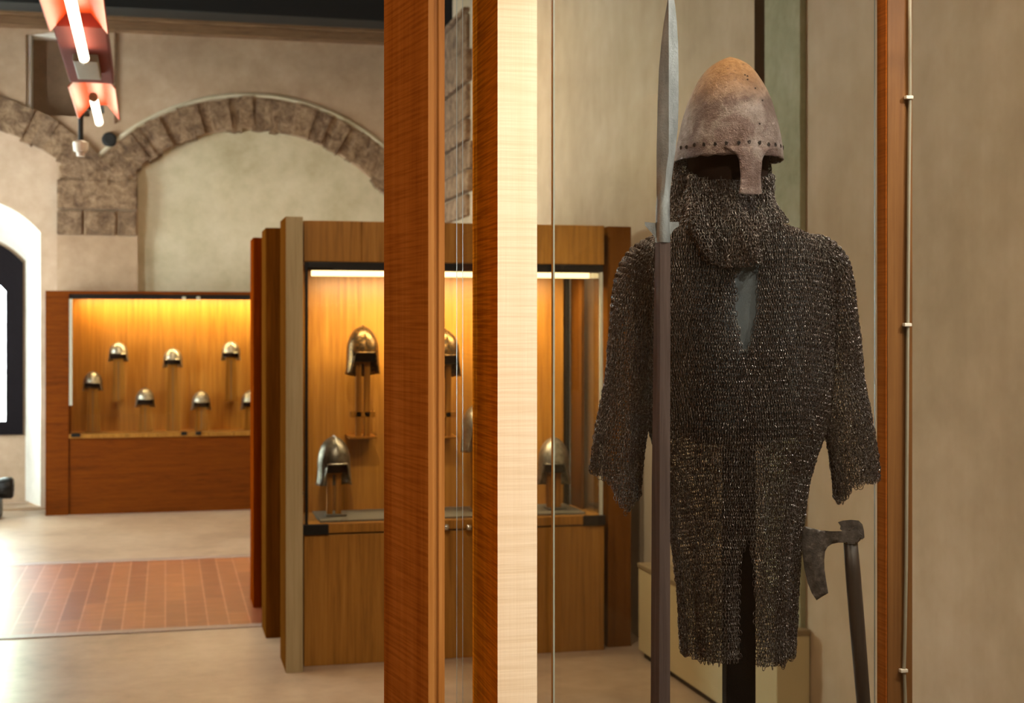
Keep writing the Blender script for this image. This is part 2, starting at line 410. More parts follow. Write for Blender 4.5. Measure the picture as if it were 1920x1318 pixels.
# the wall below and around the window at the end of the niche
inner = wshape(-.30, fz0, .24)
struct(link('trim_4', slab([(XL, 0), (x107+.3, 0), (x107+.3, 4.12), (XL, 4.12)], [inner], YB+.74, YB+.95), M['infill_left']))
W1 = thing('window_1', '', '', (wc, YB+.76, fz0), kind='structure')
gl_in = wshape(-.62, gz0, .42)
link('window_frame', slab(wshape(-.30, fz0, .24), [gl_in], YB+.70, YB+.76), M['winframe'], W1)
link('window_pane', slab(gl_in, [], YB+.73, YB+.735), M['winglass'], W1)
bars = []
gw = whw-.42
for k in range(1, 8): bars.append((wc-gw, wc+gw, YB+.725, YB+.745, gz0+.27*k-.008, gz0+.27*k+.008))
for k in (-1, 0, 1): bars.append((wc+k*gw*.5-.008, wc+k*gw*.5+.008, YB+.725, YB+.745, gz0, wsp))
link('glazing_bar', boxes(bars), M['winframe'], W1)
# upper niche back
struct(link('trim_5', boxes([(nx0-.1, nx1+.1, YB+.30, YB+.34, nz0-.1, nz1+.1)]), flat('brown timber panel', srgb(150, 124, 100), .8, 0, .25, 6)))
struct(link('trim_17', boxes([(nx0-.05, nx0+.05, YB+.05, YB+.30, nz0, nz1), (nx1, nx1+.05, YB+.1, YB+.30, nz0, nz1), (nx0, nx1, YB+.06, YB+.30, nz1-.035, nz1+.05), (nx0, nx1, YB+.1, YB+.30, nz0-.05, nz0)]), M['reveal']))
# voussoirs
def voussoirs(c, a0, a1, n, y0, y1, jit):
    bm = bmesh.new(); ang = [a0+(a1-a0)*i/n for i in range(n+1)]
    for i in range(1, n): ang[i] += random.uniform(-jit, jit)*(a1-a0)/n
    for i in range(n):
        b0, b1 = ang[i]+.003, ang[i+1]-.003
        ro = Ro-random.uniform(0, .03); ri = Ri+random.uniform(-.025, .02); yy = y0-random.uniform(0, .035)
        m = 4; front = []; back = []
        for rr, rev in ((ri, False), (ro, True)):
            for k in range(m):
                a = b0+(b1-b0)*k/(m-1)
                if rev: a = b1-(b1-b0)*k/(m-1)
                r_ = rr+random.uniform(-.01, .01)
                front.append(bm.verts.new((c[0]+r_*math.cos(a), yy+random.uniform(-.006, .006), c[1]+r_*math.sin(a))))
                back.append(bm.verts.new((c[0]+r_*math.cos(a), y1, c[1]+r_*math.sin(a))))
        bm.faces.new(front); N_ = len(front)
        for k in range(N_): bm.faces.new((front[k], back[k], back[(k+1) % N_], front[(k+1) % N_]))
    return bm_mesh(bm, 'voussoirs')
a_l = math.pi-math.acos((c1[0]-x258)/Ri); a_l = math.acos((x258-c1[0]-.1)/Ro)
struct(link('trim_6', voussoirs(c1, math.pi-math.asin((imp-c1[1])/((Ro+Ri)/2)), math.radians(31), 37, YB-.02, YB+.1, .3), M['stone']))
struct(link('trim_7', voussoirs(c0, math.pi-math.asin((imp-c0[1])/((Ro+Ri)/2)), math.asin((imp-c0[1])/((Ro+Ri)/2)), 22, YB-.02, YB+.1, .3), M['stone']))
# bead of plaster above the right arch
bd = [Vector((p[0], YB-.005, p[1])) for p in arcpts(c1, Ro+.02, math.radians(140), math.radians(25), 50)]
struct(link('trim_8', tube(bd, .026, 6), M['infill']))
# impost blocks
iz = [xz(180, 338)[1], xz(180, 394)[1], xz(180, 441)[1]]
bl = [(x107, x258, YB-.05, YB+.1, iz[1]+.008, iz[0]), (x107+.02, x258+.0, YB-.02, YB+.1, iz[0], iz[0]+.16)]
e = [x107-.01, x107+.27, x107+.62, x258]
for k in range(3): bl.append((e[k]+.01, e[k+1]-.01, YB-.045, YB+.1, iz[2], iz[1]-.008))
struct(link('trim_9', boxes(bl, .018), M['stone']))
# timber cornice along the top of the far wall, and the dark beam in front
cz0 = PY(720, 82, YB-.1)[2]
struct(link('trim_10', boxes([(XL, XR, YB-.16, YB, cz0, cz0+.1), (XL, XR, YB-.22, YB, cz0+.1, cz0+.24), (XL, XR, YB-.16, YB, cz0+.24, ZC)], .01), M['beamwood']))
bz = PY(720, 40, 14.5)[2]
struct(link('trim_11', boxes([(XL, XR, 14.5, 14.9, bz, ZC)], .01), M['black']))
# right wall: old stone jamb, green stained pilaster with a dark strip in place of its cast shadow
ja, jb = PX(838, 400, XR), PX(884, 400, XR)
bl = []; zz = 3.05
while zz < 5.1:
    h = random.uniform(.22, .4); w = random.uniform(-.12, .1)
    bl.append((XR-.04-random.uniform(0, .03), XR+.02, jb.y+w, ja.y+.1, zz, min(zz+h-.02, 5.1))); zz += h
struct(link('trim_12', boxes(bl, .02), M['stone']))
ga, gb = PX(1433, 300, XR-.03), PX(1500, 300, XR-.03)
struct(link('trim_13', boxes([(XR-.03, XR, gb.y, ga.y, 0, ZC)], .005), M['green']))
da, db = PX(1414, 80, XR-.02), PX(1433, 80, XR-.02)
struct(link('pilaster_shade_strip', boxes([(XR-.02, XR, ga.y+.002, da.y, 1.5, ZC)], .005), M['shade_strip']))
# terracotta band in the floor with stone kerbs
fy1 = 12.27; fy0 = 9.50
struct(link('trim_15', boxes([(XL+.01, XR-.01, fy0, fy1, 0, .004)]), M['pavers']))
struct(link('trim_16', boxes([(XL+.01, XR-.01, fy0-.1, fy0, 0, .006), (XL+.01, XR-.01, fy1, fy1+.14, 0, .006)]), M['kerb']))

# ---------------------------------------------------------------- wall disc, conduit, ceiling light
p = PY(205, 262, YB)
tag(link('round_vent', lathe((p.x, YB, p.z), [(.001, -.05), (.05, -.052), (.075, -.045), (.08, -.02), (.08, 0.0)], 28, 'Y'), M['black'], origin=(p.x, YB, p.z)),
    'small round black vent on the far wall between the two stone arches', 'vent')
p = PY(216, 100, YB)
tag(link('conduit', tube([(p.x, YB-.02, cz0), (p.x, YB-.02, xz(214, 232)[1])], .012), M['beamwood'], origin=(p.x, YB-.02, xz(214, 232)[1])),
    'thin brown vertical conduit on the far wall above the round black vent', 'conduit')
# suspended linear light fitting with red reflectors
LZ = 3.4; lx = .0
def lampx(px, py):
    d = F*(LZ-CH)/(HY-py); return P(px, py, d)
A_, B_ = lampx(141, 0), lampx(184, 222)
lx = (A_.x+B_.x)/2
yn, y1_, y2_, yf = lampx(145, 0).y-.9, lampx(150, 62).y, lampx(165, 165).y, lampx(184, 224).y
LROT = .012
L = thing('ceiling_light', 'long suspended orange red light fitting with two bare glowing tubes above the left case', 'light fitting', (lx, (yn+yf)/2, LZ))
def trough(ya, yb, w=.135, wi=.055, h=.1):
    o = [(-w, 0), (-wi, h), (wi, h), (w, 0), (w+.006, .004), (wi+.006, h+.012), (-wi-.006, h+.012), (-w-.006, .004)]
    return loft([[Vector((lx+a, yy, LZ+b)) for a, b in o] for yy in (ya, yb)])
link('reflector', trough(yn, y1_), M['red'], L); link('reflector', trough(y2_, yf), M['red'], L)
link('housing', boxes([(lx-.13, lx+.13, y1_, y2_, LZ+.03, LZ+.11)], .01), M['redtop'], L)
link('rail', boxes([(lx-.02, lx+.02, yn, yf+.5, LZ+.115, LZ+.15)]), M['black'], L)
gy0, gy1 = lampx(160, 112).y, lampx(160, 146).y
link('ballast_box', boxes([(lx-.065, lx+.065, gy0, gy1, LZ-.01, LZ+.035)], .006), M['grey'], L)
for ya, yb in ((yn+.05, y1_+.55), (y2_+.25, yf-.02)):
    tb = link('lamp_tube', tube([(lx, ya, LZ-.02), (lx, yb, LZ-.02)], .026, 12), M['tube'], L)
    link('tube_cap', lathe((lx, yb, LZ-.02), [(.028, 0), (.028, .05), (.001, .055)], 12, 'Y'), M['white'], tb)
    link('tube_cap', lathe((lx, ya-.05, LZ-.02), [(.001, 0), (.028, .005), (.028, .05)], 12, 'Y'), M['white'], tb)
for yy in (yn+.4, (y1_+y2_)/2, yf-.4):
    link('suspension_rod', boxes([(lx-.006, lx+.006, yy-.006, yy+.006, LZ+.14, ZC)]), M['black'], L)
dd = (yf+.35)
q = P(160, 265, dY(160, dd)); 
link('drop_rod', tube([(q.x, dd, LZ+.13), (q.x, dd, q.z)], .018, 8), M['black'], L)
link('spot_head', lathe((q.x, dd, q.z-.11), [(.001, 0), (.028, .002), (.032, .03), (.05, .04), (.055, .1), (.02, .115)], 16), M['white'], L)
link('rod_arm', boxes([(min(q.x, lx)-.02, max(q.x, lx)+.02, dd-.015, dd+.015, LZ+.115, LZ+.14)]), M['black'], L)

L.rotation_euler = (0, 0, LROT)
# ---------------------------------------------------------------- helmets for the cases
def helmet_shell(R, H, z_open, z_low, open_half, flare=.0, apex=.3, ridge=.0, back=0.0, seg=48, nz=16, R2=None):
    """hollow helmet, face towards -Y, z=0 at the brim level"""
    R2 = R2 or R*1.15; bm = bmesh.new(); rows = []
    for i in range(nz+1):
        row = []
        for j in range(seg):
            a = 2*math.pi*j/seg; fr = math.atan2(math.sin(a), math.cos(a)) # front at -90deg
            df = abs((a-1.5*math.pi+math.pi) % (2*math.pi)-math.pi)
            s_ = max(0, min(1, (df-open_half)/.28)); s_ = s_*s_*(3-2*s_)
            zb = z_open+(z_low-z_open)*s_ + back*max(0, math.sin(a))**2
            t_ = i/nz
            if t_ < .45: z = zb*(1-t_/.45); rr = 1.0+flare*((1-t_/.45)**2)*(s_ if z_low < 0 else 1) - .04*(t_/.45)*0
            else:
                u = (t_-.45)/.55; ang = u*math.pi/2
                z = H*(math.sin(ang)*(1-apex)+apex*u); rr = math.cos(ang)**.9 if u < 1 else 0
            rg = 1+ridge*math.exp(-(math.cos(a)/.12)**2)
            row.append(bm.verts.new((max(R*rr, .001)*math.cos(a), max(R2*rr, .001)*math.sin(a)*rg, z*(rg if z > 0 else 1))))
        rows.append(row)
    for i in range(nz):
        for j in range(seg):
            bm.faces.new((rows[i][j], rows[i][(j+1) % seg], rows[i+1][(j+1) % seg], rows[i+1][j]))
    bmesh.ops.recalc_face_normals(bm, faces=bm.faces)
    bmesh.ops.solidify(bm, geom=bm.faces[:], thickness=.004)
    return bm_mesh(bm, 'helmet')
def comb(R2, H, h, w=.004, z0=.0):
    ring = []; rings = []
    for i in range(17):
        a = math.pi*(.08+.84*i/16); y = -R2*math.cos(a)*.99; z = H*math.sin(a)**.95
        o = Vector((0, -math.cos(a), math.sin(a)))
        p_ = Vector((0, y, z)); hh = h*math.sin(math.pi*i/16)**.6
        rings.append([p_-o*.006+Vector((-w, 0, 0)), p_-o*.006+Vector((w, 0, 0)), p_+o*hh+Vector((w*.4, 0, 0)), p_+o*hh+Vector((-w*.4, 0, 0))])
    return loft(rings)
def copy_tree(o, loc, rotz=None, label=None):
    c = o.copy(); COL.objects.link(c); c.location = loc
    if rotz is not None: c.rotation_euler = (0, 0, rotz)
    if label: c['label'] = label
    for ch in list(o.children):
        d = ch.copy(); COL.objects.link(d); d.parent = c
    return c
def local_thing(name, group, cat): 
    o = thing(name, '', cat, (0, 0, 0), group); return o

# --- left case
LC_Y = 15.5
X0 = PY(85, 700, LC_Y).x; X1 = 1.5; dl = dY(85, LC_Y)
top = CH+(HY-545)*dl/F; gz_t = CH+(HY-560)*dl/F; gz_b = CH+(HY-815)*dl/F; sill = gz_b-.045
xi = PY(129, 700, LC_Y).x
LCs = thing('display_case', 'long red brown wooden display case with lit golden back by the far wall', 'display case', ((X0+X1)/2, LC_Y+.2, 0))
link('side_board', boxes([(X0, xi, LC_Y, LC_Y+.42, 0, top)], .004), M['redcase'], LCs)
link('base_panel', boxes([(xi+.006, X1, LC_Y+.01, LC_Y+.42, 0, sill)], .003), M['redcase'], LCs)
link('top_rail', boxes([(xi, X1, LC_Y, LC_Y+.42, gz_t+.05, top)], .003), M['redcase'], LCs)
link('light_baffle', boxes([(xi+.004, X1, LC_Y+.015, LC_Y+.05, gz_t, gz_t+.05)]), M['blackmetal'], LCs)
link('back_panel', boxes([(xi, X1, LC_Y+.40, LC_Y+.42, sill, gz_t+.05)]), M['backpanel'], LCs)
link('deck', boxes([(xi+.004, X1, LC_Y-.008, LC_Y+.40, sill, gz_b)], .003), M['case'], LCs)
link('glass_front', boxes([(xi+.01, X1, LC_Y+.02, LC_Y+.026, gz_b, gz_t)]), M['glass'], LCs)
link('corner_profile', boxes([(xi+.004, xi+.034, LC_Y+.002, LC_Y+.03, gz_b+.3, gz_t)]), M['grey'], LCs)
link('light_strip', boxes([(xi+.08, X1-.05, LC_Y+.22, LC_Y+.26, gz_t+.035, gz_t+.05)]), M['strip'], LCs)
for px in (142, 345, 372):
    xx = PY(px, 800, LC_Y).x
    link('hinge', boxes([(xx-.045 if px < 200 else xx-.03, xx+.045 if px < 200 else xx+.03, LC_Y-.016, LC_Y+.01, gz_b-.03, gz_b+.008)], .004), M['blackmetal'], LCs)
for px in (345, 372):
    xx = PY(px, 560, LC_Y).x
    link('catch', boxes([(xx-.02, xx+.02, LC_Y-.004, LC_Y+.015, gz_t-.005, gz_t+.03)], .003), M['grey'], LCs)

hp = local_thing('sallet_helmet', 'small open helmets in the far left case', 'helmet')
link('shell', helmet_shell(.098, .125, -.0, -.085, 1.02, .10, .25, .0, 0), M['steel'], hp, smooth=True)
link('crest', comb(.112, .126, .006), M['steeldark'], hp)
link('shade_lining', lathe((0, 0, 0), [(.001, -.05), (.08, -.05), (.088, .03), (.06, .08), (.001, .1)], 20), M['darkhead'], hp, smooth=True)  # dark core, imitates the shaded hollow of the face opening
def stand(name, w, h, taper=.0):
    b = local_thing(name, 'helmet stands in the far left case', 'stand')
    link('board', prism_board(w, h, taper), M['standwood'], b)
    return b
def prism_board(w, h, taper):
    r = [[Vector((-w/2-taper, -.02, 0)), Vector((w/2+taper, -.02, 0)), Vector((w/2+taper, .02, 0)), Vector((-w/2-taper, .02, 0))],
         [Vector((-w/2, -.02, h)), Vector((w/2, -.02, h)), Vector((w/2, .02, h)), Vector((-w/2, .02, h))]]
    return loft(r)
HL = [ # px, py of dome centre, stand bottom py, label bits
 (174, 712, 812, 'lowest left beside the side board'), (222, 657, 752, 'leftmost of upper row, on short board'),
 (324, 668, 812, 'middle of upper row, on tallest post'), (433, 655, 752, 'upper row, nearest the stepped fins'),
 (272, 743, 812, 'lower, between first two of upper row'), (377, 748, 812, 'lower, between last two of upper row'),
 (470, 747, 812, 'lower row, half hidden by stepped fins')]
first = True
for px, py, sb, lb in HL:
    Y = LC_Y+.19; c_ = PY(px, py+6, Y)
    rz = random.uniform(-.2, .2)
    lab = 'small steel helmet in far left case, '+lb
    if first: o = hp; o.location = c_; o.rotation_euler = (0, 0, rz); o['label'] = lab; first = False
    else: o = copy_tree(hp, c_, rz, lab)
    zb = gz_b if sb > 800 else PY(px, sb, Y).z
    tall = c_.z-zb-.052
    s_ = local_thing('helmet_stand', 'helmet stands in the far left case', 'stand')
    s_['label'] = 'wooden stand in far left case, '+lb
    s_.location = (c_.x, Y, zb)
    sm = loft([[Vector((sx*wv, yv, zv)) for sx, yv in ((-1, -.025), (1, -.025), (1, .025), (-1, .025))] for wv, zv in ((.075 if sb > 800 else .062, 0), (.06, tall*.5), (.052, tall))])
    link('board', sm, M['standwood'], s_)
    link('groove', boxes([(-.008, .008, -.028, -.024, .01, tall-.03)]), M['postdark'], s_)
    if sb < 800: link('bracket', boxes([(-.05, .05, .02, LC_Y+.4-Y, 0, .04)]), M['standwood'], s_)

# --- middle case
MY = 8.24; mx0 = PY(570, 1000, MY).x; mx1 = PY(1133, 1000, MY).x; dm = dY(570, MY)
def mz(py): return CH+(HY-py)*dm/F
mt, mh, ms, mg, mb = mz(413), mz(490), mz(505), mz(984), mz(1001)
MB = .56
MC = thing('display_case', 'tall brown display case with light strip and helmets, middle of the room', 'display case', ((mx0+mx1)/2, MY+.3, 0))
link('base_cabinet', boxes([(mx0, mx1, MY, MY+MB+.04, 0.0, mb-.01)], .004), M['case'], MC)
link('header', boxes([(mx0, mx1, MY-.0, MY+MB+.04, mh, mt)], .004), M['case'], MC)
link('header_seam', boxes([(mx0+.33, mx0+.334, MY-.001, MY+.01, mh+.005, mt-.005)]), M['casefin'], MC)
link('steel_head_rail', boxes([(mx0+.005, mx1-.005, MY+.01, MY+.04, ms, mh-.002)]), M['blackmetal'], MC)
link('back_panel', boxes([(mx0, mx1-.1, MY+MB, MY+MB+.03, mb, mh)]), M['backpanel'], MC)
link('deck', boxes([(mx0+.004, mx1-.004, MY-.006, MY+MB, mb, mg)], .003), M['case'], MC)
link('felt_inlay', boxes([(mx0+.1, mx1-.1, MY+.06, MY+MB-.04, mg, mg+.012)]), M['felt'], MC)
link('glass_front', boxes([(mx0+.02, mx1-.02, MY+.02, MY+.026, mg, ms)]), M['glass'], MC)
link('glass_side', boxes([(mx1-.03, mx1-.024, MY+.03, MY+MB, mg, mh)]), M['glass'], MC)
link('glass_side', boxes([(mx0+.024, mx0+.03, MY+.03, MY+MB, mg, mh)]), M['glass'], MC)
link('rear_upright', boxes([(mx1-.09, mx1-.065, MY+MB-.03, MY+MB, mg, mh)]), M['blackmetal'], MC)
link('corner_profile', boxes([(mx1-.024, mx1-.008, MY+.004, MY+.03, mg, ms)]), M['grey'], MC)
link('corner_profile', boxes([(mx0+.008, mx0+.022, MY+.004, MY+.03, mg, ms)]), M['blackmetal'], MC)
lsx0 = PY(585, 510, MY+.2).x
link('light_strip', boxes([(lsx0, PY(1105, 510, MY+.2).x, MY+.2, MY+.24, PY(585, 517, MY+.2).z, PY(585, 507, MY+.2).z)]), M['strip'], MC)
link('strip_housing', boxes([(lsx0-.04, mx1-.04, MY+.18, MY+.3, PY(585, 507, MY+.2).z, mh)]), M['casefin'], MC)
for a_, b_ in ((mx0-.005, mx0+.14), (mx1-.135, mx1+.005)):
    link('hinge_plate', boxes([(a_, b_, MY-.016, MY+.012, mb-.005, mg+.0)], .003), M['blackmetal'], MC)
for px in (600, 1060):
    xx = PY(px, 496, MY).x
    link('catch', boxes([(xx-.07, xx+.07, MY-.008, MY+.012, ms+.008, mh-.006)], .003), M['iron'], MC)
for px in (835, 877):
    c_ = PY(px, 986, MY)
    link('knob', lathe((c_.x, MY-.045, c_.z-.005), [(.001, 0), (.014, .003), (.019, .014), (.014, .028), (.01, .04)], 16, 'Y'), M['chrome'], MC, smooth=True)
def fin(px0, px1, Y, depth, z1, mats, parent, name='corner_fin'):
    xa, xb = PY(px0, 900, Y).x, PY(px1, 900, Y).x
    return link(name, prism([(xa, Y), (xb, Y), (xb, Y+depth), (xa, Y+depth)], 0, z1, 0, [1, 0, 0, 0]), mats, parent)
fin(536, 568, 8.11, .40, mt+.01, [M['casefin'], M['palefin']], MC)
fin(1140, 1183, 8.30, .30, mt, [M['casefin'], M['casefin']], MC)
link('side_panel', boxes([(mx1-.052, mx1-.034, MY+.31, MY+MB, mg, mh)]), M['casefin'], MC)
for zz in (.13, mz(930), mz(460)):
    link('fin_bolt', boxes([(mx0-.028, mx0+.004, 8.3, 8.32, zz, zz+.02)]), M['chrome'], MC)
    link('fin_bolt', boxes([(mx1-.004, mx1+.05, 8.35, 8.37, zz, zz+.02)]), M['chrome'], MC)
# two more cases behind, only their left fins and sides show
for k, (px, px2, Y, m1, m2, lb) in enumerate(((498, 526, 9.05, 'casefin', 'casefin', 'brown wooden case directly behind the middle lit case, its fin showing at left'),
                                   (475, 500, 10.04, 'redfin', 'redfin', 'reddest wooden case, rearmost of the stepped row behind the middle case'))):
    xa, xb = PY(px, 900, Y).x, PY(px2, 900, Y).x+.03
    R_ = thing('display_case', lb, 'display case', ((xa+mx1)/2, Y+.4, 0), 'cases stepped behind the middle case')
    link('corner_fin', boxes([(xa, xb, Y, Y+.36, 0, mt+.01)], .003), M[m1], R_)
    link('base_cabinet', boxes([(xb, mx1, Y+.02, Y+.75, 0, mb)], .003), M[m2], R_)
    link('header', boxes([(xb, mx1, Y+.02, Y+.75, mh, mt)], .003), M[m2], R_)
    link('back_panel', boxes([(xb, mx1, Y+.03, Y+.06, mb, mh)]), M[m2], R_)
    link('glass_front', boxes([(xb, mx1, Y+.70, Y+.706, mb, mh)]), M['glass'], R_)

# barbute style helmets of the middle case
def barbute(mat, mat2):
    b = local_thing('barbute_helmet', 'tall open-faced helmets in the middle case', 'helmet')
    link('shell', helmet_shell(.097, .155, -.005, -.135, .78, .10, .22, .02, -.02), mat, b, smooth=True)
    link('crest', comb(.113, .153, .008), mat2, b)
    link('shade_lining', lathe((0, 0, 0), [(.001, -.06), (.07, -.06), (.088, .03), (.06, .08), (.001, .1)], 20), M['darkhead'], b, smooth=True)  # dark core in place of the shade inside the helmet
    # raised band around the face opening
    pts = []
    for i in range(25):
        a = -math.pi/2-.86+1.72*i/24; k = abs(i-12)/12
        z = -.005 if k < .8 else -.005-.125*(k-.8)/.2
        fl = 1.0+(.10*((z/-.135)**2) if z < 0 else 0)
        pts.append((.099*fl*math.cos(a), .1135*fl*math.sin(a), z))
    link('face_band', tube(pts, .005, 6), mat2, b, smooth=True)
    return b
bg = barbute(M['gilt'], M['gilt']); bs_ = barbute(M['steeldark'], M['steel'])
bright = barbute(M['steel'], M['steeldark'])
BH = [(bg, 680, 655, MY+.36, .06, 'gilt', 'dark gilded helmet, upper left in the middle case'),
      (bs_, 626, 862, MY+.26, .14, 'steel', 'grey crested helmet standing lowest left in the middle case'),
      (None, 832, 660, MY+.36, .1, 'gilt', 'dark helmet seen between the two foreground boards'),
      (bright, 1038, 862, MY+.26, -.2, 'steel', 'pale steel helmet, right end of the middle case'),
      (None, 896, 800, MY+.3, .2, 'steel', 'pale helmet almost hidden behind the cream wood board')]
for i, (b, px, py, Y, rz, kd, lb) in enumerate(BH):
    c_ = PY(px, py+4, Y)
    if b is None: b = copy_tree(bg if kd == 'gilt' else bright, c_, rz, lb)
    b.location = c_; b.rotation_euler = (0, 0, rz); b['label'] = lb
    onwall = py < 700
    zb = PY(px, 822, Y).z if onwall else mg+.013
    s_ = local_thing('helmet_stand', 'helmet stands in the middle case', 'stand')
    s_['label'] = 'wooden stand under the '+lb
    s_.location = (c_.x, Y, zb); T_ = c_.z-zb-.074
    for sx in (-.026, .026):
        link('upright', boxes([(sx-.017, sx+.017, -.02, .02, 0.012, T_)], .002), M['standwood'], s_)
    link('top_block', boxes([(-.045, .045, -.03, .03, T_-.0, T_+.012)], .003), M['standwood'], s_)
    if onwall:
        link('cross_bar', boxes([(-.075, .075, -.02, .02, .13, .165)], .003), M['standwood'], s_)
        link('shelf_bar', boxes([(-.085, .085, -.03, MY+MB-Y, 0, .014)], .003), M['standwood'], s_)
    else:
        link('foot', boxes([(-.05, .07, -.05, .05, 0, .012)], .003), M['felt'], s_)

# ---------------------------------------------------------------- cream radiator on the right wall, cannon
RX = 2.73
ry0, ry1 = 6.06, 8.03
RD = thing('radiator', 'long cream metal radiator cabinet along the right wall', 'radiator', ((RX+XR)/2, (ry0+ry1)/2, 0))
link('body', boxes([(RX, XR-.006, ry0, ry1, .04, .53)], .006), M['radiator'], RD)
link('plinth', boxes([(RX+.03, XR-.006, ry0+.02, ry1-.02, 0, .04)]), M['blackmetal'], RD)
link('top_slab', boxes([(RX-.006, XR-.006, ry0-.005, ry1+.005, .53, .555)], .004), M['radtop'], RD)
cp = P(2, 915, 14.6)
CN = thing('cannon', 'black iron cannon barrel lying at the foot of the arched window', 'cannon', (cp.x-.5, cp.y, 0))
cz_ = P(22, 915, 14.6).z
ax = Vector((cp.x+.12, cp.y, cz_))
link('barrel', lathe((ax.x-1.5, ax.y, cz_), [(.001, 0), (.13, .02), (.15, .3), (.125, .35), (.11, .9), (.095, 1.35), (.11, 1.4), (.112, 1.48), (.09, 1.5), (.05, 1.5), (.045, 1.42), (.001, 1.42)], 24, 'X'), M['iron'], CN, smooth=True)
link('carriage', boxes([(ax.x-1.3, ax.x-.12, ax.y-.16, ax.y+.16, 0, cz_-.09)], .02), M['iron'], CN)

# ---------------------------------------------------------------- foreground showcase
V = thing('showcase', 'tall glass showcase with red brown and cream wooden boards around the armour', 'showcase', (1.1, 2.75, 0))
ZB = .45; ZT = 3.0
def XY(px, d): q_ = P(px, HY, d); return (q_.x, q_.y)
# board A : its own free-standing board of the next showcase
a0, a1 = Vector(XY(720, 2.62)), Vector(XY(803, 2.40))
dirv = (a0-a1).normalized(); nrm = Vector((-dirv.y, dirv.x)); 
if nrm.dot(Vector((RV.x, RV.y))) < 0: nrm = -nrm
w1 = .0125; w2 = .0150
A1 = a1; A2 = a1+nrm*.0295
brd = prism([a0, A1, A1+nrm*.010, A1+nrm*.0122+dirv*.004, A1+nrm*.0175+dirv*.004, A1+nrm*.0195, A2, a0+nrm*.0295], 0, ZT+.1, 0, [0, 1, 1, 1, 1, 1, 0, 0])
tag(link('wooden_board', brd, [M['postred'], M['postgold']], origin=(a0.x, a0.y, 0)),
    'tall red brown wooden board with golden grooved edge, leftmost in the foreground', 'board')
BX0 = PY(933, 600, 2.532).x; BX1 = PY(1007, 600, 2.532).x
by1 = BX0/(st+(886-CX)/F*ct)*(ct-(886-CX)/F*st)
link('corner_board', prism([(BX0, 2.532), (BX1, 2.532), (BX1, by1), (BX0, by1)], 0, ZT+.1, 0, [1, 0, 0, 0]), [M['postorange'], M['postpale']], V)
# post C
CYY = 2.99; cx0 = PY(1668, 600, CYY).x; cx1 = PY(1711, 600, CYY).x
cxl = PY(1664, 600, CYY).x
rp = link('rear_post', prism([(cxl, CYY), (cx1, CYY), (cx1, CYY+.045), (cxl, CYY+.045)], 0, ZT+.1, .002), M['postdark'], V)
link('post_facing', boxes([(cxl-.0035, cxl, CYY+.002, CYY+.043, 0, ZT+.1)]), M['postred'], V)
link('base_platform', boxes([(BX1+.002, cxl-.006, 2.55, 3.03, 0, ZB)], .004), M['radiator'], V)
link('top_frame', boxes([(BX0, cx1, 2.532, 2.57, ZT+.1, ZT+.16), (BX0, cx1, 3.0, 3.035, ZT+.1, ZT+.16), (BX0, BX0+.04, 2.57, 3.0, ZT+.1, ZT+.16), (cx1-.04, cx1, 2.57, 3.0, ZT+.1, ZT+.16)], .004), M['postred'], V)
def pane(x0, x1, y0, y1, name='glass_pane'):
    bm = bmesh.new(); me = boxes([(x0, x1, y0, y1, ZB-.2, ZT+.1)]); bm.from_mesh(me); bpy.data.meshes.remove(me)
    big = (x1-x0) > (y1-y0)
    for f in bm.faces:
        n_ = f.normal; f.material_index = 0 if (abs(n_.y) > .5 if big else abs(n_.x) > .5) else 1
    me = bpy.data.meshes.new('pane'); bm.to_mesh(me); bm.free()
    return link(name, me, [M['glass'], M['edge']], V)
gx = PY(1039, 600, 2.536).x
pane(gx, cx1+.6, 2.532, 2.542)
M['bead'] = flat('pale silicone', srgb(150, 158, 146), .35, 0, .04)
link('glazing_bead', boxes([(gx-.0036, gx, 2.531, 2.543, ZB-.2, ZT+.1)], .001), M['bead'], V)
ex = PY(1640, 600, 3.015)
pane(BX1-.01, ex.x, 3.012, 3.018)
g0 = XY(856, 2.585); 
pane(PY(857, 600, 2.70).x, BX0+.006, 2.700, 2.706)
pane(PY(867, 600, 2.72).x, BX0+.006, 2.714, 2.720)
g2 = PX(1667, 600, cx0+.02)
# cable on the rear post
cps = [P(px, py, 3.13) for px, py in ((1708, -60), (1707, 60), (1706, 183), (1704, 350), (1703, 480), (1702, 609), (1701, 760), (1700, 900), (1699, 1060), (1697, 1180), (1695, 1257), (1697, 1300), (1700, 1400))]
def dcab(px): return dY(px, CYY-.006)
cps = [P(px, py, dcab(px)) for px, py in ((1706, -60), (1706, 60), (1706, 183), (1704, 350), (1703, 480), (1702, 609), (1701, 760), (1700, 900), (1699, 1060), (1697, 1180), (1695, 1257), (1697, 1300), (1698, 1400), (1698, 1700))]
CB = tag(link('cable', tube(cps, .0042, 8), M['cable'], origin=cps[-1], smooth=True), 'pale grey electric cable clipped down the rear wooden post', 'cable')
for py, px in ((183, 1705), (609, 1702), (1257, 1695)):
    c_ = P(px, py, dcab(px))
    link('clip', boxes([(c_.x-.011, c_.x+.007, CYY-.013, CYY-.0005, c_.z-.004, c_.z+.004)], .0015), M['white'], CB)

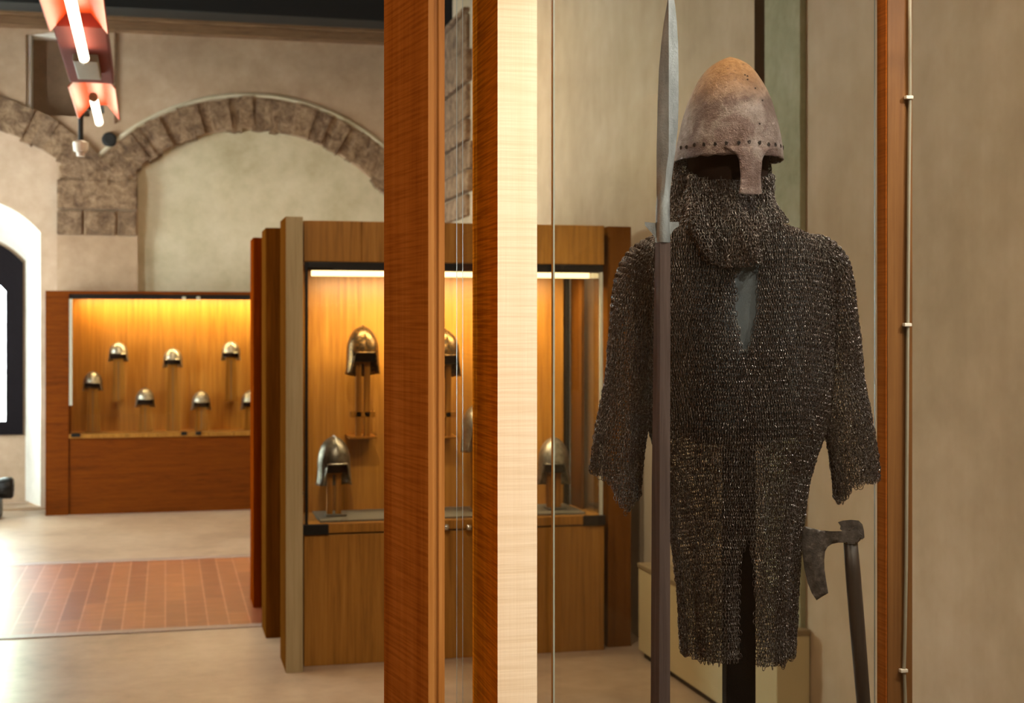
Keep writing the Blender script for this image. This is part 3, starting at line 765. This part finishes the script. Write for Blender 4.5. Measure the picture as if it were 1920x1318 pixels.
# ---------------------------------------------------------------- the armour on its stand
D0 = 2.96; LX = (1385-CX)/F*D0
OR = P(1385, HY, D0); OR.z = 0
def Lc(x, y, z): # local (right, away, up) to world
    v_ = OR+RV*x+FV*y; v_.z = z; return v_
def lx_(px): return (px-1385)/F*D0
def lz_(py, y=0.0): return CH+(HY-py)*(D0+y)/F
def proj(x, y, z): return CX+F*(LX+x)/(D0+y), HY-F*(z-CH)/(D0+y)
def sell(hw, hd, n, a):
    c_, s_ = np.cos(a), np.sin(a)
    return hw*np.sign(c_)*np.abs(c_)**(2/n), hd*np.sign(s_)*np.abs(s_)**(2/n)
def catmull(keys, t):
    k = np.array(keys, float); out = np.empty((len(t), k.shape[1]-0))
    k = np.vstack([2*k[0]-k[1], k, 2*k[-1]-k[-2]]); i = np.clip(np.floor(t).astype(int), 0, len(k)-4); f = (t-i)[:, None]
    p0, p1, p2, p3 = k[i], k[i+1], k[i+2], k[i+3]
    return .5*(2*p1+(p2-p0)*f+(2*p0-5*p1+4*p2-p3)*f*f+(3*p1-p0-3*p2+p3)*f**3)
def build_rings(G, R, wire, pitch, keep, tilt=60, jit=.08, start=0, seg=12, sides=3):
    """G: rows x angles x 3 local points; rings laid row by row in the alternate pattern of mail"""
    nr, na, _ = G.shape
    Tn = np.roll(G, -1, 1)-np.roll(G, 1, 1); Tn /= np.linalg.norm(Tn, axis=2, keepdims=True)+1e-12
    Un = np.gradient(G, axis=0); Un /= np.linalg.norm(Un, axis=2, keepdims=True)+1e-12
    C, T, U, S = [], [], [], []
    for i in range(nr):
        P_ = np.vstack([G[i], G[i][:1]]); seglen = np.linalg.norm(np.diff(P_, axis=0), axis=1)
        s_ = np.concatenate([[0], np.cumsum(seglen)]); L_ = s_[-1]; n = max(6, int(round(L_/pitch)))
        q = (np.arange(n)+(.5 if i % 2 else 0)+start)/n*L_ % L_
        q = (q+rng.normal(0, pitch*.06, n)) % L_
        ii = lambda A: np.stack([np.interp(q, s_, np.append(A[i][:, c_], A[i][0, c_])) for c_ in range(3)], 1)
        C.append(ii(G)); T.append(ii(Tn)); U.append(ii(Un)); S.append(np.full(n, 1 if i % 2 else -1.))
    C, T, U, S = map(np.concatenate, (C, T, U, S))
    px, py = proj(C[:, 0], C[:, 1], C[:, 2]); ok = keep(px, py, C)
    C, T, U, S = C[ok], T[ok], U[ok], S[ok]; n = len(C)
    T /= np.linalg.norm(T, axis=1, keepdims=True); U -= T*np.sum(T*U, 1)[:, None]; U /= np.linalg.norm(U, axis=1, keepdims=True)
    Nn = np.cross(T, U)
    tl = np.radians(tilt)*(1+rng.normal(0, jit, n)); b = T*np.cos(tl)[:, None]+Nn*(S*np.sin(tl))[:, None]
    j = rng.normal(0, jit, n)[:, None]; a = U+b*j; a /= np.linalg.norm(a, axis=1, keepdims=True)
    k = np.cross(a, b); k /= np.linalg.norm(k, axis=1, keepdims=True); b = np.cross(k, a)
    C = C+Nn*rng.normal(0, R*.12, n)[:, None]
    Rr = R*(1+rng.normal(0, .05, n))
    ph = np.arange(seg)*2*np.pi/seg; ps = np.arange(sides)*2*np.pi/sides
    nr_ = np.cos(ph)[None, :, None]*a[:, None, :]+np.sin(ph)[None, :, None]*b[:, None, :]
    Vt = C[:, None, None, :]+(Rr[:, None, None, None]+wire*np.cos(ps)[None, None, :, None])*nr_[:, :, None, :]+(wire*np.sin(ps))[None, None, :, None]*k[:, None, None, :]
    Vt = Vt.reshape(-1, 3)
    W = np.empty_like(Vt)
    W[:, 0] = RV.x*Vt[:, 0]+FV.x*Vt[:, 1]; W[:, 1] = RV.y*Vt[:, 0]+FV.y*Vt[:, 1]; W[:, 2] = Vt[:, 2]
    W[:, 0] += OR.x; W[:, 1] += OR.y
    s1_, s2_ = np.meshgrid(np.arange(seg), np.arange(sides), indexing='ij')
    f = np.stack([s1_*sides+s2_, ((s1_+1) % seg)*sides+s2_, ((s1_+1) % seg)*sides+(s2_+1) % sides, s1_*sides+(s2_+1) % sides], -1).reshape(-1, 4)
    Fc = (np.arange(n)[:, None, None]*(seg*sides)+f[None]).reshape(-1).astype(np.int32)
    me = bpy.data.meshes.new('mail'); me.vertices.add(len(W)); me.vertices.foreach_set('co', W.astype(np.float32).ravel())
    nf = len(Fc)//4; me.loops.add(len(Fc)); me.loops.foreach_set('vertex_index', Fc)
    me.polygons.add(nf); me.polygons.foreach_set('loop_start', np.arange(0, nf*4, 4, dtype=np.int32))
    me.polygons.foreach_set('use_smooth', np.ones(nf, bool)); me.update(calc_edges=True)
    return me, n
def sect_grid(keys, rowpitch, nexp, fold=None, na=420):
    """keys: centre px, image y, half width px, half depth m, centre depth"""
    t = np.linspace(0, len(keys)-1, 4000); K = catmull(keys, t)
    cx = (K[:, 0]-1385)/F*D0; z = CH+(HY-K[:, 1])*D0/F; hw = K[:, 2]/F*D0; hd = K[:, 3]; cy = K[:, 4]
    ds = np.sqrt(np.diff(z)**2+(.8*np.diff(hw))**2+(.4*np.diff(hd))**2); s_ = np.concatenate([[0], np.cumsum(ds)])
    q = np.arange(0, s_[-1], rowpitch); g = lambda A: np.interp(q, s_, A)
    cx, z, hw, hd, cy = g(cx), g(z), g(hw), g(hd), g(cy)
    a = np.linspace(0, 2*np.pi, na, endpoint=False); G = np.empty((len(q), na, 3))
    for i in range(len(q)):
        x, y = sell(hw[i], hd[i], nexp, a)
        if fold is not None:
            f_ = fold(z[i], a); x = x*(1+f_); y = y*(1+f_*1.4)
        G[i, :, 0] = cx[i]+x; G[i, :, 1] = cy[i]+y; G[i, :, 2] = z[i]
    return G
RP = .0077; PT = .0050; RR = .0057; WR = .00092
TK = [(1367, 404, 52, .062, .01), (1368, 412, 66, .07, .01), (1370, 424, 95, .085, .005), (1372, 436, 135, .10, 0), (1374, 450, 162, .108, 0), (1376, 475, 182, .115, 0),
      (1378, 520, 190, .122, 0), (1380, 600, 184, .13, 0), (1383, 700, 173, .132, 0), (1382, 780, 164, .13, 0), (1378, 850, 144, .125, 0),
      (1377, 900, 131, .12, 0), (1377, 1000, 117, .112, 0), (1379, 1100, 107, .105, 0), (1380, 1200, 101, .10, 0), (1380, 1262, 99, .10, 0)]
def tfold(z, a):
    k = max(0, min(1, (lz_(840)-z)/.35))
    return k*(.055*np.sin(7*a+.6+1.5*z)+.03*np.sin(13*a+2+3*z))+.006*np.sin(9*a+6*z)
def sag(z, a): return tfold(z, a)
Gt = sect_grid(TK, RP, 2.35, tfold)
# gentle sagging rows as in hanging mail
aa = np.linspace(0, 2*np.pi, Gt.shape[1], endpoint=False)
Gt[:, :, 2] += (-.006*np.cos(2*aa)[None, :]+.003*np.sin(5*aa)[None, :])*np.clip((Gt[:, :1, 2]-1.2)/.2, 0, 1)
slL = lambda y: np.interp(y, [440, 500, 580, 640, 662], [1374, 1378, 1380, 1388, 1397])
slR = lambda y: np.interp(y, [440, 490, 580, 640, 662], [1426, 1424, 1420, 1410, 1398])
bot = lambda x: np.interp(x, [1270, 1290, 1310, 1340, 1385, 1415, 1430, 1465, 1490], [1215, 1228, 1234, 1243, 1240, 1252, 1250, 1245, 1228])
def keep_t(px, py, C):
    fr = C[:, 1] < 0
    nz = 3*np.sin(px*.9)+2.5*np.sin(px*.37+py*.1)+rng.normal(0, 1.2, len(px))
    k = ~(fr & (py > 430) & (py < 662) & (px > slL(py)+rng.normal(0, .8, len(px))) & (px < slR(py)+rng.normal(0, .8, len(px))))
    ls = np.interp(py, [1008, 1060, 1130, 1260], [1400, 1388, 1385, 1387]); rs = np.interp(py, [1008, 1060, 1130, 1260], [1401, 1412, 1417, 1420])
    k &= ~(fr & (py > 1008) & (px > ls+nz*.4) & (px < rs+nz*.4))
    k &= ~(~fr & (py > 1060) & (px > 1360) & (px < 1396))
    k &= py < bot(px)+nz
    return k
AR = thing('mail_shirt', 'dark iron mail shirt with neck slit, hanging on the central stand', 'mail shirt', Lc(0, 0, lz_(1245)))
me, n1_ = build_rings(Gt, RR, WR, PT, keep_t)
link('torso', me, M['mail'], AR)
def tube_grid(keys, rowpitch, na=160, nexp=2.2):
    """keys: px, py, half width px, half depth, depth centre; rows across the tube"""
    t = np.linspace(0, len(keys)-1, 3000); K = catmull(keys, t)
    x = (K[:, 0]-1385)/F*D0; z = CH+(HY-K[:, 1])*D0/F; hw = K[:, 2]/F*D0; hd = K[:, 3]; cy = K[:, 4]
    ds = np.sqrt(np.diff(x)**2+np.diff(z)**2+np.diff(cy)**2); s_ = np.concatenate([[0], np.cumsum(ds)]); q = np.arange(0, s_[-1], rowpitch)
    g = lambda A: np.interp(q, s_, A); x, z, hw, hd, cy = g(x), g(z), g(hw), g(hd), g(cy)
    dx, dz = np.gradient(x), np.gradient(z); l_ = np.hypot(dx, dz); nx, nz = -dz/l_, dx/l_
    a = np.linspace(0, 2*np.pi, na, endpoint=False); G = np.empty((len(q), na, 3))
    for i in range(len(q)):
        u, w = sell(hw[i], hd[i], nexp, a); fo = 1+.05*np.sin(3*a+5*z[i])+.04*np.sin(5*a-9*z[i])
        u, w = u*fo, w*fo
        G[i, :, 0] = x[i]+nx[i]*u; G[i, :, 1] = cy[i]+w; G[i, :, 2] = z[i]+nz[i]*u
    return G
LK = [(1262, 480, 34, .07, 0), (1228, 492, 42, .075, 0), (1205, 520, 44, .075, 0), (1195, 560, 43, .072, 0), (1190, 600, 42, .07, 0), (1184, 660, 42, .068, 0),
      (1180, 720, 43, .064, 0), (1163, 800, 43, .058, -.01), (1154, 870, 44, .052, -.01), (1149, 930, 46, .045, -.01), (1146, 985, 46, .04, -.01)]
RK = [(1505, 474, 34, .07, 0), (1530, 486, 42, .075, 0), (1547, 515, 43, .075, 0), (1556, 560, 41, .072, 0), (1560, 600, 41, .07, 0), (1566, 660, 41, .068, 0),
      (1573, 720, 39, .064, 0), (1586, 800, 39, .058, -.01), (1598, 870, 39, .052, -.01), (1604, 930, 39, .045, -.01), (1607, 970, 39, .04, -.01)]
def keep_l(px, py, C):
    nz = 3*np.sin(px*.8)+rng.normal(0, 1.5, len(px)); return (py < np.interp(px, [1105, 1112, 1145, 1160, 1178, 1195], [878, 884, 906, 945, 962, 930])+nz)
def keep_r(px, py, C):
    nz = 3*np.sin(px*.8)+rng.normal(0, 1.5, len(px)); return (py < np.interp(px, [1560, 1572, 1590, 1600, 1637, 1645], [925, 942, 930, 910, 905, 900])+nz)
me, n2_ = build_rings(tube_grid(LK, RP), RR, WR, PT, keep_l, jit=.16); link('sleeve', me, M['mail'], AR)
me, n3_ = build_rings(tube_grid(RK, RP), RR, WR, PT, keep_r, jit=.16); link('sleeve', me, M['mail'], AR)
# coif / neck curtain
CK = [(1362, 285, 80, .088, .015), (1360, 330, 86, .094, .01), (1357, 370, 90, .098, .005), (1358, 395, 97, .108, 0), (1361, 410, 102, .118, 0),
      (1362, 430, 104, .132, 0), (1364, 460, 100, .142, 0), (1368, 505, 94, .148, 0)]
def cfold(z, a): return .045*np.sin(8*a+12*z)+.045*np.sin(5*a-20*z)+.03*np.sin(17*a+30*z)+.02*np.sin(11*a-60*z)
def keep_c(px, py, C):
    fr = C[:, 1] < .01; nz = 3*np.sin(px*.5)+rng.normal(0, 2, len(px))
    k = ~(fr & (py < np.interp(px, [1262, 1290, 1310, 1400, 1440, 1460], [318, 325, 334, 342, 334, 318])+nz*.5))
    k &= py < np.interp(px, [1252, 1262, 1285, 1310, 1345, 1365, 1395, 1420, 1442, 1458, 1470], [425, 432, 455, 478, 492, 500, 505, 490, 462, 430, 412])+nz
    k &= (fr | (py < 418)); return k
CF = thing('mail_coif', 'crumpled iron mail neck curtain hanging below the conical helmet', 'mail coif', Lc(0, 0, lz_(500)))
me, n4_ = build_rings(sect_grid(CK, .0066, 2.1, cfold), .0055, .00105, .0048, keep_c, tilt=50, jit=.3); link('neck_curtain', me, M['mail'], CF)
print('RINGS', n1_, n2_, n3_, n4_)

# mannequin form inside: torso, head, pole, foot
MN = thing('mannequin', 'black pole stand with grey cloth torso form inside the mail shirt', 'mannequin', Lc(0, 0, ZB))
def ringpts(cx, py, hw, hd, cy, n=40, nexp=2.35):
    a = np.linspace(0, 2*np.pi, n, endpoint=False); x, y = sell(hw/F*D0, hd, nexp, a)
    return [Lc((cx-1385)/F*D0+x[i], cy+y[i], lz_(py)) for i in range(n)]
form = [ringpts(1368, 380, 52, .055, .01), ringpts(1368, 412, 52, .06, .01)]+[ringpts(c_, y_, h_-9, d_-.011, k_) for c_, y_, h_, d_, k_ in TK[2:10]]+[ringpts(1381, 815, 120, .10, 0), ringpts(1382, 830, 60, .05, 0)]
o = link('torso_form', loft(form), [M['fabric']], MN, smooth=True)
pz = [Lc(x, y, 0) for x, y in ((lx_(1363), -.0), (lx_(1418), -.0), (lx_(1418), .055), (lx_(1363), .055))]
fx = [(CX+0)]
def polequad(p0, p1, ya, yb):
    a_ = (p0-CX)/F*(D0+ya)-LX; b_ = (p1-CX)/F*(D0+ya)-LX
    return [Lc(a_, ya, 0), Lc(b_, ya, 0), Lc(b_, yb, 0), Lc(a_, yb, 0)]
q4 = polequad(1362, 1417, -.03, .03)
link('pole', prism([(v_.x, v_.y) for v_ in q4], ZB+.02, lz_(800), .002), M['pole'], MN)
cc = Lc(.005, 0, 0)
link('foot_plate', boxes([(cc.x-.13, cc.x+.13, cc.y-.09, cc.y+.12, ZB, ZB+.02)], .004), M['pole'], MN)
head = [ringpts(1366, y_, w_, d_, .01, 32, 2.0) for y_, w_, d_ in ((405, 40, .05), (385, 55, .07), (360, 66, .078), (330, 73, .083), (300, 77, .086), (270, 78, .088), (235, 70, .08), (200, 50, .055), (185, 20, .02))]
link('head_form', loft(head), M['darkhead'], MN, smooth=True)

# conical nasal helmet
hc = 1367; yaw = math.radians(12); hz0 = lz_(302)
HO = Lc((hc-1385)/F*D0, .01, hz0)
HM = thing('conical_helmet', 'rusty brown conical iron helmet with nose guard on the mannequin', 'helmet', HO)
prof = [(302, 101), (296, 101), (285, 99.5), (270, 97), (255, 94.5), (240, 91), (225, 87.5), (210, 83), (195, 78.5), (180, 73), (165, 66.5), (150, 58.5), (135, 48.5), (126, 40), (118, 30), (112, 20), (107.5, 10), (105, 1)]
def hpt(r, a, z, off=0):
    # a measured from front (-Y), positive to the viewer's right
    x = r*math.sin(a); y = -r*1.12*math.cos(a)
    xr = x*math.cos(yaw)-y*math.sin(yaw); yr = x*math.sin(yaw)+y*math.cos(yaw)
    v_ = HO+RV*xr+FV*yr; v_.z = z; return v_
# yaw sign: front (0,-1) must go to the right
hprof_z = [lz_(y) for y, _ in prof]; hprof_r = [r/F*D0 for _, r in prof]
zs = np.concatenate([np.linspace(hprof_z[0], hprof_z[8], 26), np.linspace(hprof_z[8], hprof_z[-1], 24)[1:]])
def hr(z): return float(np.interp(z, hprof_z, hprof_r))
rs = np.array([hr(z) for z in zs]); 
for _ in range(3): rs[1:-1] = .5*rs[1:-1]+.25*(rs[:-2]+rs[2:])
bm = bmesh.new(); SEG = 120; rows = []
for i, z in enumerate(zs):
    row = []
    for j in range(SEG):
        a = 2*math.pi*j/SEG; r = rs[i]
        nn = noise.noise(Vector((math.sin(a)*2.2, math.cos(a)*2.2, z*18)))*.0022+noise.noise(Vector((math.sin(a)*9, math.cos(a)*9, z*80)))*.0007
        rg = .0018*math.exp(-(((a+math.pi) % (2*math.pi)-math.pi)/.09)**2)*(1 if r > .02 else 0)
        zz = z
        if i == 0: zz += noise.noise(Vector((a*7, 3, 0)))*.003
        xo = (1370-1367)/F*D0*max(0, (z-hz0)/.2)
        v_ = hpt(max(r+nn*(min(1, r/.05))+rg, .0008), a, zz); v_ += RV*xo
        row.append(bm.verts.new(v_))
    rows.append(row)
for i in range(len(rows)-1):
    for j in range(SEG): bm.faces.new((rows[i][j], rows[i][(j+1) % SEG], rows[i+1][(j+1) % SEG], rows[i+1][j]))
bm.faces.new(rows[-1]); bmesh.ops.recalc_face_normals(bm, faces=bm.faces)
bmesh.ops.solidify(bm, geom=bm.faces[:], thickness=.0028)
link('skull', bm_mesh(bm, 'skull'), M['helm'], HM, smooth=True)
# nose guard : curved plate
bm = bmesh.new(); gr = []; nzr = 18; nxr = 10
for side in (0, 1):
    g_ = []
    for i in range(nzr+1):
        t_ = i/nzr; z = hz0+.016-t_*(.016+.082)
        w = np.interp(t_, [0, .16, .25, .6, .85, 1], [.052, .0285, .0235, .0195, .0205, .0225])
        sh = np.interp(t_, [0, .3, 1], [0, 0, -.002])
        rowv = []
        for j in range(nxr+1):
            s_ = (j/nxr*2-1)*w; a = s_/.108
            rr = hr(max(z, hz0))+.0016+(.006*t_)+(.0012 if abs(j-nxr/2) < 1 else 0)+noise.noise(Vector((s_*60, z*60, 4)))*.0008
            if side: rr -= .003
            rowv.append(bm.verts.new(hpt(rr, a+sh/.1, z+(.003*abs(s_)/.02 if i == nzr else 0)+noise.noise(Vector((s_*90, z*30, 9)))*.0012)))
        g_.append(rowv)
    gr.append(g_)
for i in range(nzr):
    for j in range(nxr):
        bm.faces.new((gr[0][i][j], gr[0][i][j+1], gr[0][i+1][j+1], gr[0][i+1][j])); bm.faces.new((gr[1][i][j], gr[1][i+1][j], gr[1][i+1][j+1], gr[1][i][j+1]))
for i in range(nzr):
    for j in (0, nxr): bm.faces.new((gr[0][i][j], gr[0][i+1][j], gr[1][i+1][j], gr[1][i][j]))
for j in range(nxr):
    for i in (0, nzr): bm.faces.new((gr[0][i][j], gr[0][i][j+1], gr[1][i][j+1], gr[1][i][j]))
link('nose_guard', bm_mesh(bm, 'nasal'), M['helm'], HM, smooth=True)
M['hole'] = flat('black rust pit', srgb(22, 14, 12), .9, 0, .2)
for k in range(15):
    a = (-1.45+k*.205)+random.uniform(-.02, .02); z = hz0+.024+random.uniform(-.0015, .0015)
    c_ = hpt(hr(z)+.0012, a, z); cn = (hpt(.14, a, z)-hpt(.10, a, z)).normalized()
    rings = []
    for r_, h_ in ((.0034, -.001), (.0034, .0008), (.002, .0012), (.0016, .0002)):
        u = cn.cross(Vector((0, 0, 1))).normalized(); w = u.cross(cn)
        rings.append([c_+cn*h_+r_*(math.cos(q)*u+math.sin(q)*w*(1.2))*(1+.15*math.sin(3*q+k)) for q in np.linspace(0, 2*math.pi, 10, endpoint=False)])
    link('rivet_hole', loft(rings), M['hole'], HM)
for a, z in ((.12, .168), (.2, .166), (.16, .158), (.46, .115), (.24, .064), (.33, .14)):
    zz = hz0+z; c_ = hpt(hr(zz)+.0006, a, zz); cn = (hpt(.14, a, zz)-hpt(.10, a, zz)).normalized(); u = cn.cross(Vector((0, 0, 1))).normalized(); w = u.cross(cn)
    link('corrosion_pit', loft([[c_+cn*h_+r_*(math.cos(q)*u+math.sin(q)*w) for q in np.linspace(0, 2*math.pi, 8, endpoint=False)] for r_, h_ in ((.0022, -.001), (.002, .0009))]), M['hole'], HM)

# spear
DS = 2.76
def S_(px, py, dd=0.0): return P(px, py, DS+dd)
SP = thing('spear', 'long winged spear on dark square shaft in front of the mail shirt', 'spear', (S_(1239, 1000).x, S_(1239, 1000).y, ZB))
bl = [(-22, 1256, 1260, .002), (-8, 1253, 1263, .003), (10, 1250, 1266, .005), (40, 1245, 1269, .007), (80, 1240, 1271.5, .0085), (130, 1235.5, 1272.5, .0095), (190, 1233, 1272.5, .010), (240, 1232, 1271, .010),
      (285, 1231, 1266, .010), (320, 1231, 1261.5, .0105), (345, 1231, 1258, .011), (370, 1231, 1256, .012), (395, 1229.5, 1256, .0145), (420, 1229, 1256, .0155), (452, 1228.5, 1257, .0165), (455, 1229, 1256.5, .0163)]
rings = []
for py, xa, xb, hd_ in bl:
    ridge = 1253 if py < 300 else (xa+xb)/2+2; soc = py > 372
    L_, R_r, Fm, Bm = S_(xa, py), S_(xb, py), S_(ridge, py, -hd_), S_(ridge, py, hd_)
    ring = []
    for q in range(16):
        a = q*math.pi/8; c_, s_ = math.cos(a), math.sin(a)
        mid = S_(ridge, py)
        if soc or py > 345: v_ = S_((xa+xb)/2, py)+((R_r-L_)*.5)*c_-FV*hd_*s_
        else:
            ex_ = (R_r-mid) if c_ > 0 else (mid-L_)
            k = abs(c_)/(abs(c_)+abs(s_)+1e-9); v_ = mid+ex_*(k*(1 if c_ > 0 else -1))-FV*hd_*(1-k)*(1 if s_ > 0 else -1)
        ring.append(v_)
    rings.append(ring)
o = link('blade', loft(rings), M['spear'], SP); smooth_ang(o, 30)
for sg, pts in ((-1, [(1209, 416), (1228, 418), (1232, 452), (1222, 437), (1214, 428), (1209, 422)]), (1, [(1255, 416), (1273, 416), (1273, 424), (1264, 430), (1256, 442)])):
    vs = [[S_(x, y, k) for x, y in pts] for k in (-.004, .004)]
    o = link('wing', loft(vs), M['spear'], SP)
def shaftq(x0, xm, x1, py, y0=0):
    return [S_(x0, py, .004), S_(xm-1, py, -.015), S_(x1, py, -.011), S_(x1+.5, py, .012), S_(xm, py, .018)]
link('shaft', loft([shaftq(1228, 1239, 1257, 455), shaftq(1222, 1238, 1256, 900), shaftq(1220, 1237, 1256, 1318), [Vector((v_.x, v_.y, ZB)) for v_ in shaftq(1220, 1237, 1256, 1318)]]), M['shaft'], SP)

# axe
DA = 2.9
AX = thing('battle_axe', 'dark iron bearded axe on long wooden haft, right of the mail shirt', 'axe', P(1640, 1560, DA))
h0, h1 = P(1592, 985, DA), P(1619, 1318, DA); dv = (h1-h0); kk = (h0.z-ZB)/(h0.z-h1.z)
pth = [h0+dv*t_ for t_ in np.linspace(0, kk, 12)]
AX.location = (pth[-1].x, pth[-1].y, ZB); ORG[AX] = Vector(AX.location)
link('haft', tube(pth, [.0145+.001*math.sin(i) if i else .014 for i in range(12)], 14), M['haft'], AX, smooth=True)
pts = [(1508, 986), (1522, 990), (1540, 994.5), (1560, 996), (1578, 995.5), (1592, 992), (1606, 986), (1612, 996), (1619, 1005), (1614, 1012), (1604, 1022), (1592, 1022), (1583, 1017.5), (1572, 1017.5), (1560, 1020), (1552, 1025), (1547, 1034), (1545.5, 1050), (1546, 1068), (1549, 1088), (1553, 1112), (1541, 1119), (1531, 1125.5), (1522, 1112), (1514, 1092), (1508, 1065), (1504, 1035), (1502.5, 1010), (1504, 996)]
# subdivide outline, thickness grows toward the eye
def thick(px, py):
    t_ = max(0, min(1, (px-1545)/35)); t_ = t_*t_*(3-2*t_)
    edge = min(1, max(0, (px-(1502+max(0, py-1035)*.34))/14))
    return .0012+.0035*edge+.0145*t_
V_, tris = cdt([pts], [(x+(2 if (y//4) % 2 else 0), y) for x in range(1500, 1622, 4) for y in range(984, 1128, 4)])
bm = bmesh.new(); b2 = bmesh.new(); vv = [b2.verts.new((p_[0], p_[1], 0)) for p_ in V_]
for t3 in tris: b2.faces.new([vv[i] for i in t3])
bmesh.ops.delete(b2, geom=[v for v in b2.verts if not v.link_faces], context='VERTS')
front = {}; back = {}
for v_ in b2.verts:
    th_ = thick(v_.co.x, v_.co.y)*(.5 if v_.is_boundary else 1)
    front[v_] = bm.verts.new(P(v_.co.x, v_.co.y, DA-th_)); back[v_] = bm.verts.new(P(v_.co.x, v_.co.y, DA+th_))
for f in b2.faces:
    bm.faces.new([front[v_] for v_ in f.verts]); bm.faces.new([back[v_] for v_ in reversed(f.verts)])
for e_ in b2.edges:
    if e_.is_boundary:
        a_, b_ = e_.verts; bm.faces.new((front[a_], front[b_], back[b_], back[a_]))
b2.free()
o = link('axe_head', bm_mesh(bm, 'axehead'), M['axe'], AX); smooth_ang(o, 50)
cap = [(1571, 979), (1580, 976), (1596, 974.5), (1610, 976), (1617, 983), (1620, 995), (1621, 1008), (1616, 1012), (1610, 1002), (1605, 989), (1596, 993), (1580, 996), (1575, 992), (1576, 986)]
o = link('head_cap', loft([[P(x, y, DA+k) for x, y in cap] for k in (-.017, -.013, .013, .017)]), M['axe'], AX); smooth_ang(o, 50)

# ---------------------------------------------------------------- light
W = bpy.data.worlds.new('sky'); SC.world = W; W.use_nodes = True; wn = W.node_tree.nodes; bgk = wn['Background']
tcw = wn.new('ShaderNodeTexCoord'); nw = wn.new('ShaderNodeTexNoise'); nw.inputs['Scale'].default_value = 14; nw.inputs['Detail'].default_value = 6
rw = wn.new('ShaderNodeValToRGB'); rw.color_ramp.elements[0].position = .42; rw.color_ramp.elements[0].color = (.42, .52, .36, 1)
rw.color_ramp.elements[1].position = .58; rw.color_ramp.elements[1].color = (.84, .92, 1, 1)
W.node_tree.links.new(tcw.outputs['Generated'], nw.inputs['Vector']); W.node_tree.links.new(nw.outputs['Fac'], rw.inputs['Fac']); W.node_tree.links.new(rw.outputs['Color'], bgk.inputs['Color'])
bgk.inputs['Strength'].default_value = 42.0
DAY = (.72, .86, 1.0); WARM = (1.0, .76, .50); WW = (1.0, .86, .70)
for i, (a_, b_) in enumerate(wins):
    area('daylight_window', (XL+.05, (a_+b_)/2, 2.5), (0, (a_+b_)/2+.3, 1.6), b_-a_, [25, 35][i], DAY, 3.0)
# warm ceiling lamps; the nearest is added fill for the right side
for x_, y_, e_ in ((lx, 8.2, 60), (lx+.3, 12.5, 70), (1.6, 11.5, 60), (.9, 2.2, 105)):
    area('ceiling_lamp_and_fill', (x_, y_, 4.9), (x_, y_, 0), .5, e_, WARM, 1.4)
spot('case_fill', (.3, 4.2, 4.9), (1.5, 8.2, 1.6), 420, (1, .84, .64), 52, .9, .15)  # unseen spot added to brighten the middle case front
spot('wall_fill', (.8, 6.4, 4.8), (2.9, 8.4, 1.4), 520, (1, .9, .68), 24, .9, .1)  # unseen spot added to lift the wall beside the middle case
spot('board_fill', (-3.2, .6, 3.9), (.45, 2.5, 1.9), 330, (1, .8, .58), 34, .8, .2)  # unseen warm light added for the foreground boards
# strips in cases
area('case_strip', ((xi+X1)/2, LC_Y+.24, gz_t+.03), ((xi+X1)/2, LC_Y+.34, gz_b), X1-xi-.15, 40, (1, .72, .34), .05)
area('case_strip', ((mx0+mx1)/2, MY+.22, PY(585, 518, MY+.2).z-.01), ((mx0+mx1)/2, MY+.5, mg), mx1-mx0-.3, 34, (1, .79, .46), .05)
# display spots on the armour and far arch, added fill on the cream board
spot('display_spot_and_fill', (2.45, 1.0, 4.9), Lc(0, 0, 1.8), 480, WW, 38, .7, .05)
spot('display_spot_and_fill', (2.7, 1.7, 3.45), Lc(0, 0, 2.0), 210, (1, .93, .84), 46, .7, .05)
spot('display_spot_and_fill', (1.4, 9.2, 3.1), PY(630, 400, YB), 130, WW, 30, 1, .1)
spot('display_spot_and_fill', (.9, -.9, 3.9), Lc(-.35, -.3, 1.9), 340, WW, 26, .7, .08)  # added unseen spot, brightens the cream corner board
